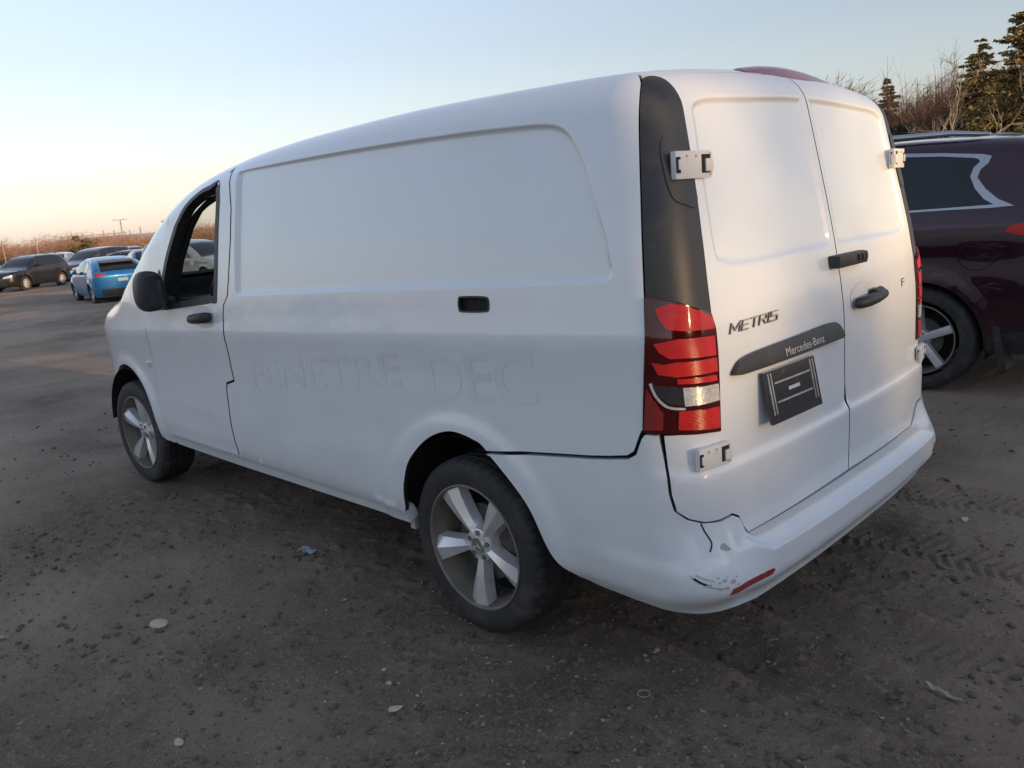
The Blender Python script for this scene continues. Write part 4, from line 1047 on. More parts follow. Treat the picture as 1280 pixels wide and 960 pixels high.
# ------------------------------------------------------------------ other parked cars
M_TINT = mat('tinted_glass', (.012, .014, .016), .06, 0, .3, var=.1)
M_UNDER = mat('under_black', (.010, .010, .010), .8)
M_HEAD = mat('headlamp_glass', (.62, .60, .55), .12, .3, 1, var=.15, vscale=20)
M_PLATEW = mat('plate_white', (.7, .7, .68), .5, var=.06)
def car_paint(nm, c, rough=.32, coat=.9, metal=.2):
    return mat(nm, c, rough, metal, coat, var=.05, vscale=2.5, dirt=((c[0]*.6+.05, c[1]*.6+.045, c[2]*.6+.04), .52, .95, 2.2))
def car_body(root_o, sp, paint, h=.14, bh=None, trim=None):
    """closed body skin in panels: two sides with wheel openings, top, nose, tail"""
    Fn = car_surface(sp); roof = Pchip(sp['roof']); zb = sp['zb']; wb = sp['wb']; bh = bh or h*.6
    xr = Pchip(sp['rear'])(np.array(.8)); xf = Pchip(sp['front'])(np.array(.6))
    x0, x1 = float(xr)+.24, float(xf)-.34
    ms, mt = map_side(Fn), map_top(Fn, .55, 1.8)
    xs = np.linspace(x1, x0, 40 if h > .1 else 70)
    topz = roof(xs)-.042*.6-.055
    Ra = sp['arch']; cz = sp['Rw']
    def arc(cx):
        a0 = math.asin((zb-cz)/Ra)
        return [(cx+Ra*math.cos(a), cz+Ra*math.sin(a)) for a in np.linspace(math.pi-a0, a0, 24)]
    side = [(x0, zb)]+arc(0)+arc(wb)+[(x1, zb)]+[(x1, z) for z in np.linspace(zb+.1, topz[0]-.05, 5)]+list(zip(xs, topz))+[(x0, z) for z in np.linspace(topz[-1]-.06, zb+.1, 8)]
    out = {}
    for mirr in (False, True):
        out['side%d' % mirr] = panel('body_side', [side], ms, Fn, paint, root_o, h, bh, flange=.05, mirror=mirr)
    e = ms(np.array(list(zip(xs, topz))))
    tl = [(p[0], p[1]) for p in e]+[(p[0], -p[1]) for p in e[::-1]]
    panel('roof_and_hood', [tl], mt, Fn, paint, root_o, h, bh, flange=.01)
    for nm, xx, sg in (('nose', x1, 1), ('tail', x0, -1)):
        zt = float(topz[0] if sg > 0 else topz[-1])
        zs = np.linspace(zb, zt, 10 if h > .1 else 24); L = ms(np.stack([np.full(len(zs), xx), zs], 1))
        ys = np.linspace(L[-1, 1], -L[-1, 1], 9 if h > .1 else 20)[1:-1]; T = mt(np.stack([np.full(len(ys), xx), ys], 1))
        lo = [(p[1], p[2]) for p in L]+[(p[1], p[2]) for p in T]+[(-p[1], p[2]) for p in L[::-1]]
        panel(nm, [lo], map_x(Fn, xx-.25*sg, sg), Fn, paint, root_o, h, bh, flange=.01)
    ub = MB().box(((x0+x1)/2, 0, zb+.12), (x1-x0+.2, 1.30, .30)).box(((x0+x1)/2, 0, .62), (x1-x0, 1.05, .5))
    ub.box((wb/2, 0, .60), (wb-2*Ra-.02, 1.55, .62)).box((float(xr)+.30, 0, .55), (.40, 1.3, .4))
    for cx in (0, wb):
        for sg in (1, -1):
            V = []; Fc = []; n = 14
            for k in range(n+1):
                a = math.pi*(-.1+1.2*k/n)
                for yy in (.5, .87): V.append((cx+(Ra+.012)*math.cos(a), sg*yy, cz+(Ra+.012)*math.sin(a)))
            for k in range(n): Fc.append([2*k, 2*k+1, 2*k+3, 2*k+2])
            ub.add(V, Fc)
    ub.build('underbody', M_UNDER, root_o)
    return Fn, ms, mt, map_x(Fn, x0+.25, -1), map_x(Fn, x1-.25, 1)
WHEEL_PROTO = {}
def car_wheels(root_o, sp, spokes='ten', det=0, y=None):
    wy = y or (float(Pchip(sp['side'])(np.array(sp['Rw'])))-sp['tw']/2-.005)
    key = (sp['Rw'], spokes, det)
    for x in (0, sp['wb']):
        for sg in (1, -1):
            if key in WHEEL_PROTO:
                w = copy_tree(WHEEL_PROTO[key], root_o)
            else:
                w = make_wheel('wheel', sp['Rw'], sp['tw'], sp['rim'], root_o, (0, 0, 0), spokes, det=det); WHEEL_PROTO[key] = w
            w.location = (x, sg*wy, sp['Rw']); w.rotation_euler = (0, rnd.uniform(0, 1), 0 if sg > 0 else math.pi)
def inset(poly, k=.03):
    P = np.array(poly); c = P.mean(0); return [tuple(p+(c-p)/np.linalg.norm(c-p)*k) for p in P]
def parked_car(name, kind, loc, rz, col, label, cat, group, scale=1, lights=True, det=0, rear='std', glass=M_TINT, metal=.3, rails=False, mirrors=True):
    sp = KIND[kind]; o = empty(name, loc, rz); tag(o, label, cat, group); o.scale = (scale,)*3
    pt = car_paint(name+'_paint', col, metal=metal)
    Fn, ms, mt, mr, mf = car_body(o, sp, pt, .13)
    for poly in sp['win']:
        for mirr in (False, True): panel('side_window', [poly], ms, Fn, glass, o, .15, .08, off=.004, flange=.006, mirror=mirr)
    a, b, w0, w1 = sp['ws']
    panel('windscreen', [[(a, -w0), (b, -w1), (b+.05, 0), (b, w1), (a, w0), (a-.03, 0)]], mt, Fn, glass, o, .15, .08, off=.004, flange=.006)
    xr = sp['rear']
    zt = float(Pchip(sp['roof'])(np.array(-.45)))
    if sp['rw']:
        a, b, w0, w1 = sp['rw']; panel('rear_window', [[(a, -w0), (b, -w1), (b+.03, 0), (b, w1), (a, w0), (a-.03, 0)]], mt, Fn, glass, o, .15, .08, off=.004, flange=.006)
        lz, pz = (.93, 1.03), .78
    else:
        panel('rear_window', [[(-.62, 1.16), (.62, 1.16), (.55, zt-.14), (-.55, zt-.14)]], mr, Fn, glass, o, .15, .08, off=.004, flange=.006)
        lz, pz = (.88, 1.12), .82
    for sg in (1, -1):
        panel('tail_lamp', [[(sg*.50, lz[0]+.03), (sg*.80, lz[0]), (sg*.82, lz[1]), (sg*.52, lz[1]-.02)]], mr, Fn, M_RED, o, .08, .05, off=.006, flange=.01)
        hz = sp['front'][2][0]
        panel('headlamp', [[(sg*.40, hz-.13), (sg*.72, hz-.10), (sg*.76, hz+.03), (sg*.45, hz-.03)]], mf, Fn, M_HEAD, o, .08, .05, off=.006, flange=.01)
    panel('rear_bumper', [[(-.66, sp['zb']+.03), (.66, sp['zb']+.03), (.70, .50), (-.70, .50)]], mr, Fn, M_BLACK, o, .12, .08, off=.008, flange=.01)
    panel('grille', [[(-.36, .60), (.36, .60), (.40, .70), (-.40, .70)]], mf, Fn, M_BLACK, o, .12, .08, off=.008, flange=.01)
    panel('front_intake', [[(-.50, .32), (.50, .32), (.56, .48), (-.56, .48)]], mf, Fn, M_BLACK, o, .12, .08, off=.008, flange=.01)
    panel('licence_plate', [[(-.16, pz-.05), (.16, pz-.05), (.16, pz+.05), (-.16, pz+.05)]], mr, Fn, M_PLATEW, o, .12, .08, off=.012, flange=.01)
    for sg in (1, -1):
        xm = sp['win'][0][0][0]-.12
        MB().box((xm, sg*1.0, sp['win'][0][0][1]+.06), (.10, .20, .14), bev=.035).box((xm+.02, sg*.91, sp['win'][0][0][1]), (.05, .12, .05)).build('door_mirror', M_BLACK if kind == 'minivan' else pt, o, auto=50)
        if rails:
            MB().tube([(1.3, sg*.60, 1.69), (1.1, sg*.60, 1.73), (0, sg*.60, 1.73), (-.3, sg*.58, 1.66)], .016, 6).build('roof_rail', M_STEEL, o)
        for xd in (sp['win'][0][-1][0]+.12, sp['win'][1][-1][0]+.35):
            MB().box((xd, sg*.905, .93), (.18, .03, .03), bev=.008).build('door_handle', pt, o)
    if kind == 'hatch':
        MB().box((-.30, 0, 1.385), (.24, 1.05, .03), bev=.012, ry=R(-8)).build('spoiler', M_TRIM, o, auto=50)
    car_wheels(o, sp, 'ten' if kind != 'hatch' else 'five', det)
    return o

# maroon three-row car beside the van
SUV = empty('family_car', (SUV_LOC[0], SUV_LOC[1], 0)); tag(SUV, 'dark maroon sport utility car with silver window surround behind the van on the right', 'car')
P_MAR = mat('maroon_paint', (.040, .011, .020), .16, .3, 1, var=.04, vscale=2.5, dirt=((.09, .06, .06), .60, 1.0, 2.2), coatr=.03)
sp7 = SP_SUV7
Fn, ms, mt, mr, mf = car_body(SUV, sp7, P_MAR, .05, .022)
M_SILVER = mat('satin_silver', (.55, .56, .58), .28, .9, .3, var=.04)
ch_r = [(-.40, 1.632), (-.386, 1.588), (-.344, 1.55), (-.332, 1.499), (-.391, 1.421), (-.477, 1.347), (-.575, 1.299)]
gl_r = [(-.318, 1.622), (-.334, 1.603), (-.300, 1.565), (-.287, 1.508), (-.327, 1.426), (-.39, 1.353), (-.453, 1.314)]
ch = [(2.28, 1.30), (1.95, 1.56), (1.6, 1.69), (1.0, 1.722), (.4, 1.718), (.18, 1.707), (-.09, 1.682), (-.349, 1.649)]+ch_r+[(-.446, 1.293), (-.15, 1.294), (.06, 1.291), (1.2, 1.285), (2.28, 1.27)]
glp = [(2.20, 1.305), (1.92, 1.54), (1.58, 1.665), (1.0, 1.697), (.4, 1.692), (.18, 1.682), (-.09, 1.660), (-.29, 1.630)]+gl_r+[(-.15, 1.308), (.06, 1.305), (1.2, 1.300), (2.18, 1.287)]
def pillar(a, b): return None
for mirr in (False, True):
    sg = -1 if mirr else 1
    panel('window_surround', [ch, glp], ms, Fn, M_SILVER, SUV, .03, .018, off=.006, flange=.010, mirror=mirr)
    panel('side_window', [glp], ms, Fn, M_TINT, SUV, .06, .03, off=.002, flange=0, mirror=mirr)
    for xa, xb in ((.26, .40), (1.28, 1.38)):
        panel('window_post', [[(xa, 1.30), (xb, 1.30), (xb+.03, 1.69), (xa+.03, 1.69)]], ms, Fn, M_TRIM, SUV, .05, .03, off=.004, flange=.002, mirror=mirr)
    fc = [(-.37+.112*math.cos(a), .977+.095*math.sin(a)) for a in np.linspace(0, 2*math.pi, 40, endpoint=False)]
    if not mirr:
        panel('fuel_door_gap', [ribbon(np.array(fc+fc[:2]), .007)], ms, Fn, M_UNDER, SUV, .02, .014, off=.0012, flange=0)
        panel('fuel_door', [[(-.37+.106*math.cos(a), .977+.090*math.sin(a)) for a in np.linspace(0, 2*math.pi, 40, endpoint=False)]], ms, Fn, P_MAR, SUV, .03, .02, off=.003, flange=.003)
    tl7 = smooth_loop([(-.535, 1.146), (-.60, 1.180), (-.72, 1.192), (-.80, 1.19), (-.82, 1.12), (-.72, 1.095), (-.60, 1.118)], 3)
    panel('tail_lamp', [tl7], ms, Fn, M_RED, SUV, .03, .02, off=.005, flange=.006, mirror=mirr)
    MB().tube([(1.5, sg*.70, 1.765), (1.3, sg*.69, 1.815), (.5, sg*.69, 1.835), (-.1, sg*.68, 1.818), (-.35, sg*.67, 1.785)], [.014, .02, .021, .02, .012], 8).build('roof_rail', M_SILVER, SUV, auto=50)
    panel('cladding', [[(-.86, .30), (-.44, .30), (-.44, .42), (-.60, .46), (-.86, .46)]], ms, Fn, M_BLACK, SUV, .05, .03, off=.006, flange=.01, mirror=mirr)
    MB().add([(-.47, sg*.76, .50), (-.47, sg*.95, .50), (-.53, sg*.95, .20), (-.53, sg*.76, .20), (-.52, sg*.76, .50), (-.52, sg*.96, .50), (-.58, sg*.96, .20), (-.58, sg*.76, .20)],
             [[0, 1, 2, 3], [7, 6, 5, 4], [0, 4, 5, 1], [1, 5, 6, 2], [2, 6, 7, 3], [3, 7, 4, 0]]).build('mud_flap', M_BLACK, SUV)
    for xd in (.62, 1.62): MB().box((xd, sg*.975, 1.06), (.22, .035, .035), bev=.01).build('door_handle', M_SILVER, SUV, auto=50)
    for dx, pts in ((0, [(.35, 1.28), (.33, 1.0), (.45, .75), (.52, .42)]), (1, [(1.33, 1.28), (1.36, .8), (1.34, .42)])):
        panel('door_gap', [ribbon(smooth_line(pts, 4), .006)], ms, Fn, M_UNDER, SUV, .03, .02, off=.0012, flange=0, mirror=mirr)
    MB().box((2.10, sg*1.04, 1.34), (.14, .22, .17), bev=.05).box((2.14, sg*.93, 1.28), (.07, .14, .06)).build('door_mirror', P_MAR, SUV, auto=50)
    panel('headlamp', [[(sg*.45, .78), (sg*.80, .80), (sg*.82, .92), (sg*.5, .87)]], mf, Fn, M_HEAD, SUV, .06, .04, off=.006, flange=.01)
panel('windscreen', [[(1.75, -.62), (2.72, -.78), (2.8, 0), (2.72, .78), (1.75, .62), (1.70, 0)]], mt, Fn, M_TINT, SUV, .12, .06, off=.004, flange=.006)
panel('rear_window', [[(-.62, 1.22), (.62, 1.22), (.56, 1.58), (-.56, 1.58)]], mr, Fn, M_TINT, SUV, .1, .05, off=.004, flange=.006)
panel('grille', [[(-.45, .55), (.45, .55), (.5, .85), (-.5, .85)]], mf, Fn, M_BLACK, SUV, .1, .06, off=.006, flange=.01)
panel('licence_plate', [[(-.16, .80), (.16, .80), (.16, .90), (-.16, .90)]], mr, Fn, M_PLATEW, SUV, .1, .06, off=.01, flange=.01)
car_wheels(SUV, sp7, 'five', 1, .845)

# cars far across the yard
GZ = -.25
CG = 'cars across the yard'
parked_car('hatchback', 'hatch', (26.0, -6.95, GZ-.02), R(-6), (.014, .20, .48), 'bright blue hatchback with black rear window standing alone on the dirt, left of the van', 'car', None, scale=.96)
def by_center(name, kind, c, hd, col, label, **k):
    wb = KIND[kind]['wb']; a = R(hd)
    parked_car(name, kind, (c[0]-math.cos(a)*wb/2, c[1]-math.sin(a)*wb/2, GZ), a, col, label, 'car', CG, **k)
by_center('crossover', 'suv', (44.6, -9.1), 128, (.018, .018, .022), 'black crossover turned towards the camera at the far left edge', rails=True)
by_center('crossover', 'suv', (53.5, -13.0), 150, (.62, .63, .64), 'white crossover between the black crossover and the dark people carrier')
by_center('people_carrier', 'minivan', (49.5, -14.0), 122, (.05, .05, .055), 'dark grey people carrier just behind the blue hatchback')
by_center('crossover', 'suv', (54.5, -17.0), -15, (.03, .032, .036), 'black crossover seen from behind, above the blue hatchback tailgate')
by_center('hatchback', 'hatch', (40.0, -13.0), 205, (.10, .10, .11), 'charcoal hatchback beside the van windscreen pillar, above the mirror')
by_center('hatchback', 'hatch', (35.3, -11.7), 165, (.20, .21, .22), 'grey hatchback nose half hidden by the van mirror')
by_center('people_carrier', 'minivan', (30.5, -11.7), 195, (.30, .34, .34), 'pale grey people carrier seen through the van cab')
by_center('crossover', 'suv', (62.0, -10.5), 170, (.62, .62, .60), 'white crossover in the back row at the far left')
by_center('crossover', 'suv', (64.0, -21.5), 175, (.55, .55, .54), 'silver crossover in the back row beside the van pillar')
by_center('hatchback', 'hatch', (47.5, -7.2), 140, (.25, .26, .27), 'light grey hatchback cut off by the left picture edge')
# more parked cars to the left, outside the picture but mirrored in the van's side
def copy_car(src, loc, rz, label):
    c = copy_tree(src); c.location = loc; c.rotation_euler = (0, 0, rz); c['label'] = label; c['category'] = 'car'; c['group'] = CG
cars_ = [o for o in bpy.data.objects if o.parent is None and o.get('group') == CG]
for i, (x, y, a) in enumerate(((17, 10.5, 200), (20.5, 13, 205), (25, 14.5, 190), (13.5, 9.5, 215), (30, 19, 200))):
    copy_car(cars_[(i*2+1) % len(cars_)], (x, y, -.2), R(a), ['parked car outside the picture on the left, nearest of its row', 'parked car outside the picture on the left, second of its row', 'parked car outside the picture on the left, third of its row', 'parked car outside the picture on the left, end of its row', 'parked car outside the picture on the left, furthest of its row'][i])
# ------------------------------------------------------------------ ground
def graded(lo, hi, h, far_lo, far_hi, gr=1.07):
    a = list(np.arange(lo, hi, h)); s = h; x = a[-1]
    while x < far_hi: s *= gr; x += s; a.append(x)
    s = h; x = lo; b = []
    while x > far_lo: s *= gr; x -= s; b.append(x)
    return np.array(b[::-1]+a)
GX = graded(-1.9, 3.0, .0125, -400, 900); GY = graded(-1.6, 2.6, .0125, -500, 500)
def ground_z(x, y):
    d = np.hypot(x-.2, y-.6)
    z = .016*fbm(x*.45, y*.45, 3, 1)+.006*fbm(x*2.2, y*2.2, 3, 5)+.0042*fbm(x*9, y*9, 3, 9)
    n = vnoise(x*26, y*26, 20)*.6+vnoise(x*47, y*47, 21)*.4
    patch = sstep(-.25, .5, fbm(x*1.3, y*1.3, 3, 31))
    z = z+(.006+.014*patch)*np.clip(n-.10, 0, 1)+.0016*vnoise(x*80, y*80, 23)
    # tyre ruts running back from the van
    for (yc, w, dep, seed, x0, x1) in ((.44, .11, .026, 41, -3.2, -.25), (.10, .12, .034, 42, -3.0, .1), (.66, .10, .018, 43, -3, -.35), (-.55, .12, .024, 44, -4, 2), (-1.35, .14, .028, 45, -5, 3), (-2.1, .15, .024, 46, -6, 3)):
        cy = yc+.10*np.sin(x*.9+seed)+.05*vnoise(x*1.2, x*0, seed)-.12*(x+1)*.35
        q = (y-cy)/w; m = np.exp(-q**4)*sstep(x0, x0+.4, x)*(1-sstep(x1-.4, x1, x))
        tread = .5+.5*np.sign(np.sin((x*1.0+np.abs(q)*.06)*2*math.pi/.052))*1.0
        z = z*(1-.55*m)-dep*m+.012*m*tread*sstep(.1, .5, fbm(x*1.1+7, y*1.1, 2, seed)+.35)
        z = z+dep*.9*np.exp(-((np.abs(q)-1.25)/.28)**2)*sstep(x0, x0+.4, x)*(1-sstep(x1-.4, x1, x))*(.6+.8*vnoise(x*9, y*9, seed+3))
    # far part of the yard falls away gently, with soft swells
    far = sstep(6, 22, x); z = z-.25*far+.05*far*fbm(x*.05, y*.05, 2, 50)
    flat = np.minimum.reduce([np.hypot((x-a)*1.0, (y-b)*1.4) for a, b in ((0, .82), (0, -.82), (3.2, .82), (3.2, -.82))])
    k = 1-sstep(.12, .34, flat); z = z*(1-k)+(-.003)*k
    k2 = (1-sstep(.25, .6, np.hypot(x+.07, (y+3.54)*1.3))); z = z*(1-k2)
    return z
gx, gy = np.meshgrid(GX, GY, indexing='ij')
gz = ground_z(gx.ravel(), gy.ravel())
nX, nY = len(GX), len(GY)
V = np.stack([gx.ravel(), gy.ravel(), gz], 1).astype(np.float32)
ii, jj = np.meshgrid(np.arange(nX-1), np.arange(nY-1), indexing='ij'); a = (ii*nY+jj).ravel()
Fq = np.stack([a, a+nY, a+nY+1, a+1], 1).astype(np.int32)
me = bpy.data.meshes.new('ground'); me.vertices.add(len(V)); me.vertices.foreach_set('co', V.ravel())
me.loops.add(Fq.size); me.loops.foreach_set('vertex_index', Fq.ravel())
me.polygons.add(len(Fq)); me.polygons.foreach_set('loop_start', np.arange(0, Fq.size, 4, dtype=np.int32))
me.polygons.foreach_set('use_smooth', np.ones(len(Fq), bool)); me.update(); me.validate()
def dirt_material():
    m = bpy.data.materials.new('packed_dirt'); m.use_nodes = True; nt = m.node_tree; L = nt.links.new; b = nt.nodes['Principled BSDF']
    b.inputs['Roughness'].default_value = .92; b.inputs['Specular IOR Level'].default_value = .25
    tc = nd(nt, 'ShaderNodeTexCoord')
    def noise(sc, det, ro=.6, off=0):
        n = nd(nt, 'ShaderNodeTexNoise'); n.inputs['Scale'].default_value = sc; n.inputs['Detail'].default_value = det; n.inputs['Roughness'].default_value = ro
        mp = nd(nt, 'ShaderNodeMapping'); mp.inputs['Location'].default_value = (off, off*.7, 0); L(tc.outputs['Object'], mp.inputs[0]); L(mp.outputs[0], n.inputs['Vector']); return n.outputs['Fac']
    def rng(s, a, b_, c=0, d=1):
        r = nd(nt, 'ShaderNodeMapRange'); r.clamp = True
        for i, v in enumerate((a, b_, c, d)): r.inputs[i+1].default_value = v
        L(s, r.inputs[0]); return r.outputs[0]
    def mixc(f, A, B):
        x = nd(nt, 'ShaderNodeMix', data_type='RGBA'); L(f, x.inputs['Factor'])
        for k, v in (('A', A), ('B', B)):
            if isinstance(v, tuple): x.inputs[k].default_value = (*v, 1)
            else: L(v, x.inputs[k])
        return x.outputs['Result']
    c = mixc(rng(noise(.35, 5), .35, .65), (0.201, 0.156, 0.115), (0.287, 0.226, 0.168))
    c = mixc(rng(noise(2.2, 8, .65, 3), .42, .68), c, (0.146, 0.112, 0.082))
    c = mixc(rng(noise(.16, 5, .6, 9), .45, .58), c, (0.415, 0.329, 0.250))
    c = mixc(rng(noise(.07, 3, .5, 23), .60, .70), c, (0.415, 0.244, 0.146))
    c = mixc(rng(noise(38, 4, .7, 1), .54, .72), c, (0.354, 0.287, 0.226))
    c = mixc(rng(noise(120, 2, .6, 5), .60, .75), c, (0.439, 0.366, 0.293))
    c = mixc(rng(noise(70, 3, .7, 8), .58, .72), c, (0.067, 0.052, 0.040))
    L(c, b.inputs['Base Color'])
    h = nd(nt, 'ShaderNodeMath', operation='ADD'); L(noise(60, 6, .7), h.inputs[0]); L(noise(190, 4, .7, 2), h.inputs[1])
    bp = nd(nt, 'ShaderNodeBump'); bp.inputs['Strength'].default_value = .85; bp.inputs['Distance'].default_value = .012; L(h.outputs[0], bp.inputs['Height']); L(bp.outputs[0], b.inputs['Normal'])
    return m
M_DIRT = dirt_material(); me.materials.append(M_DIRT)
ground = bpy.data.objects.new('ground', me); COL.objects.link(ground); tag(ground, kind='structure')
def gzat(x, y): return float(ground_z(np.array([float(x)]), np.array([float(y)]))[0])

# loose gravel: countless small stones pressed into the dirt
M_GRAVEL = mat('gravel_stone', (.26, .215, .165), .85, var=.55, vscale=9)
M_CLOD = mat('dirt_clod', (.125, .097, .072), .95, var=.3, vscale=20)
ico = bmesh.new(); bmesh.ops.create_icosphere(ico, subdivisions=1, radius=1); ico.verts.ensure_lookup_table()
IV = np.array([v.co[:] for v in ico.verts]); IF = np.array([[v.index for v in f.verts] for f in ico.faces]); ico.free()
def scatter(name, n, m, smin, smax, label, areas, flat=.6, pw=2.2):
    Vs = []; Fs = []
    for k in range(n):
        x0, x1, y0, y1 = areas[k % len(areas)]
        x, y = NR.uniform(x0, x1), NR.uniform(y0, y1)
        if vnoise(np.array([x*1.7]), np.array([y*1.7]), 60)[0] < NR.uniform(-1, .6): continue
        s = smin+(smax-smin)*NR.rand()**pw
        Q = IV*(1+NR.uniform(-.28, .28, (12, 1)))*np.array([s*NR.uniform(.8, 1.5), s*NR.uniform(.7, 1.1), s*flat])
        a = NR.uniform(0, 6.3); c, sn = math.cos(a), math.sin(a); Q = Q@np.array([[c, sn, 0], [-sn, c, 0], [0, 0, 1]])
        Vs.append(Q+np.array([x, y, 0])); Vs[-1][:, 2] += s*flat*.25
        Fs.append(IF+12*(len(Vs)-1))
    Vv = np.concatenate(Vs); nst = len(Vs)
    cen = Vv.reshape(nst, 12, 3)[:, :, :2].mean(1); Vv[:, 2] += np.repeat(ground_z(cen[:, 0], cen[:, 1]), 12)
    o = mesh_obj(name, Vv, np.concatenate(Fs), m); tag(o, label, 'gravel' if 'gravel' in name else 'dirt', kind='stuff'); return o
AR = [(-1.9, 3.0, .9, 2.6), (-1.9, .5, -1.6, .95), (-2, 6, -4, 2.6), (-1.9, 1.5, .9, 2.0)]
scatter('gravel', 4800, M_GRAVEL, .0015, .009, 'small grey stones strewn over the dirt yard', AR)
scatter('dirt_clods', 9000, M_CLOD, .003, .016, 'crumbs and clods of dark soil over the dirt yard', AR, .7)
# single stones and litter
M_STONE = mat('pale_stone', (.50, .43, .34), .85, var=.18, vscale=40, bump=.3, bscale=120)
def stone(x, y, sx, sy, sz, rz, label, m=M_STONE, seed=0, name='stone'):
    bm = bmesh.new(); bmesh.ops.create_icosphere(bm, subdivisions=3, radius=1); rr = np.random.RandomState(seed)
    k1 = rr.uniform(-1, 1, (6, 3))
    for v in bm.verts:
        n = v.co.normalized(); f = 1
        for q in k1: f -= .20*max(0, n.dot(Vector(q))-.62)/.38*1.2
        v.co = Vector((n.x*sx, n.y*sy, n.z*sz))*f
    V = [v.co[:] for v in bm.verts]; bm.verts.index_update(); Fc = [[v.index for v in f.verts] for f in bm.faces]; bm.free()
    o = mesh_obj(name, V, Fc, m, smooth=True); o.location = (x, y, gzat(x, y)+sz*.45); o.rotation_euler = (rr.uniform(-.15, .15), rr.uniform(-.15, .15), rz); o.data.set_sharp_from_angle(angle=R(28))
    tag(o, label, 'stone', 'loose stones on the dirt'); return o
stone(1.092, 1.695, .042, .030, .014, .5, 'pale flat stone on bare dirt at left, larger of the pale stones', seed=3)
stone(-.154, 1.443, .026, .020, .010, 1.1, 'pale wedge-shaped stone at the bottom centre of the yard', seed=5)
stone(.26, 1.97, .020, .014, .008, .2, 'small pale stone near the bottom left edge', seed=8)
stone(-.61, .67, .020, .014, .009, 2, 'grey stone chip behind the van rear wheel', seed=12)
stone(-1.08, -1.05, .024, .014, .010, 1.4, 'grey stone lying right of the van bumper', seed=15)
stone(-.02, 1.37, .012, .009, .005, .3, 'little pale stone beside the wedge-shaped stone', seed=18)
stone(.06, 1.33, .010, .007, .004, 1.3, 'tiny pale pebble near the wedge-shaped stone', seed=19)
M_SCRAP = mat('blue_white_plastic', (.40, .47, .56), .45, var=.2, vscale=30)
def scrap(name, x, y, pts, m, label, cat, zamp=.012, rz=0, thick=.0015):
    lo = smooth_loop(pts, 3); V2, Fc = tri2d([lo], .012, .01)
    z = .004+zamp*(np.abs(vnoise(V2[:, 0]*40+x*7, V2[:, 1]*40, 77))+.3*np.abs(vnoise(V2[:, 0]*90, V2[:, 1]*90, 78)))
    n = len(V2); c, s = math.cos(rz), math.sin(rz); X = V2[:, 0]*c-V2[:, 1]*s; Y = V2[:, 0]*s+V2[:, 1]*c
    gz_ = ground_z(X+x, Y+y)-gzat(x, y)
    P = np.stack([X, Y, z+np.maximum(gz_, 0)+.003], 1); P2 = P-np.array([0, 0, thick])
    ed = {}
    for f in Fc.tolist():
        for i in range(3):
            e = (f[i], f[(i+1) % 3])
            if (e[1], e[0]) in ed: del ed[(e[1], e[0])]
            else: ed[e] = 1
    Fa = Fc.tolist()+[[i+n for i in f[::-1]] for f in Fc.tolist()]+[[e[1], e[0], e[0]+n, e[1]+n] for e in ed]
    o = mesh_obj(name, np.vstack([P, P2]), Fa, m); o.location = (x, y, gzat(x, y)); tag(o, label, cat); return o
scrap('plastic_scrap', 1.209, .938, [(-.05, 0), (-.02, .03), (.02, .018), (.055, .028), (.045, -.005), (.03, -.03), (0, -.012), (-.03, -.03)], M_SCRAP, 'crumpled scrap of bluish plastic on the ground beside the van', 'litter', .022)
M_LEAF = mat('dry_leaf', (.33, .28, .21), .8, var=.2, vscale=30)
scrap('dry_leaf', -1.428, .357, [(-.055, -.008), (-.03, .012), (0, .010), (.03, .016), (.06, .004), (.035, -.010), (0, -.006), (-.03, -.014)], M_LEAF, 'curled dry leaf on the dirt at lower right', 'leaf', .015, -.3)
scrap('dry_leaf', 1.52, 2.16, [(-.04, 0), (0, .012), (.04, .004), (0, -.012)], M_LEAF, 'pale dry leaf cut off by the left picture edge', 'leaf', .008, .6)
scrap('dry_leaf', .62, 1.12, [(-.014, 0), (0, .010), (.015, .004), (.006, -.010)], M_LEAF, 'tiny dry leaf near the van rear wheel', 'leaf', .006, .6)
scrap('paper_scrap', -.33, 1.73, [(-.035, 0), (0, .016), (.04, .006), (.01, -.016)], M_SCRAP, 'pale paper scrap at the bottom edge of the picture', 'litter', .012, .2)
M_TWIG = mat('dry_twig', (.26, .22, .17), .85, var=.2, vscale=60)
def twig(x, y, rz, L, r, label, bend=.01):
    pts = [(-L/2+L*i/7, bend*math.sin(i*1.1), r*.9+.002*abs(math.sin(i*1.7))) for i in range(8)]
    o = MB().tube(pts, [r*.8, r, r, r*.9, r*.9, r*.8, r*.6, r*.3], 6).build('twig', M_TWIG, auto=60); o.location = (x, y, gzat(x, y)+.004); o.rotation_euler = (0, 0, rz); tag(o, label, 'twig', 'dry twigs on the dirt')
twig(1.507, 1.831, .25, .11, .0022, 'thin straw-like twig on the dirt at left')
twig(1.75, 1.60, .9, .09, .003, 'dark short twig left of the pale stone')
twig(-1.31, -1.42, .3, .12, .003, 'twig at the right edge of the picture')
ring = MB().tube([(.019*math.cos(a), .019*math.sin(a), .003) for a in np.linspace(0, 2*math.pi, 25)], .0013, 6, cap=False).build('bottle_ring', mat('ring_plastic', (.40, .39, .36), .5), smooth=True)
ring.location = (-.727, .903, gzat(-.727, .903)+.006); tag(ring, 'small pale ring lying on the dirt below the bumper', 'ring')
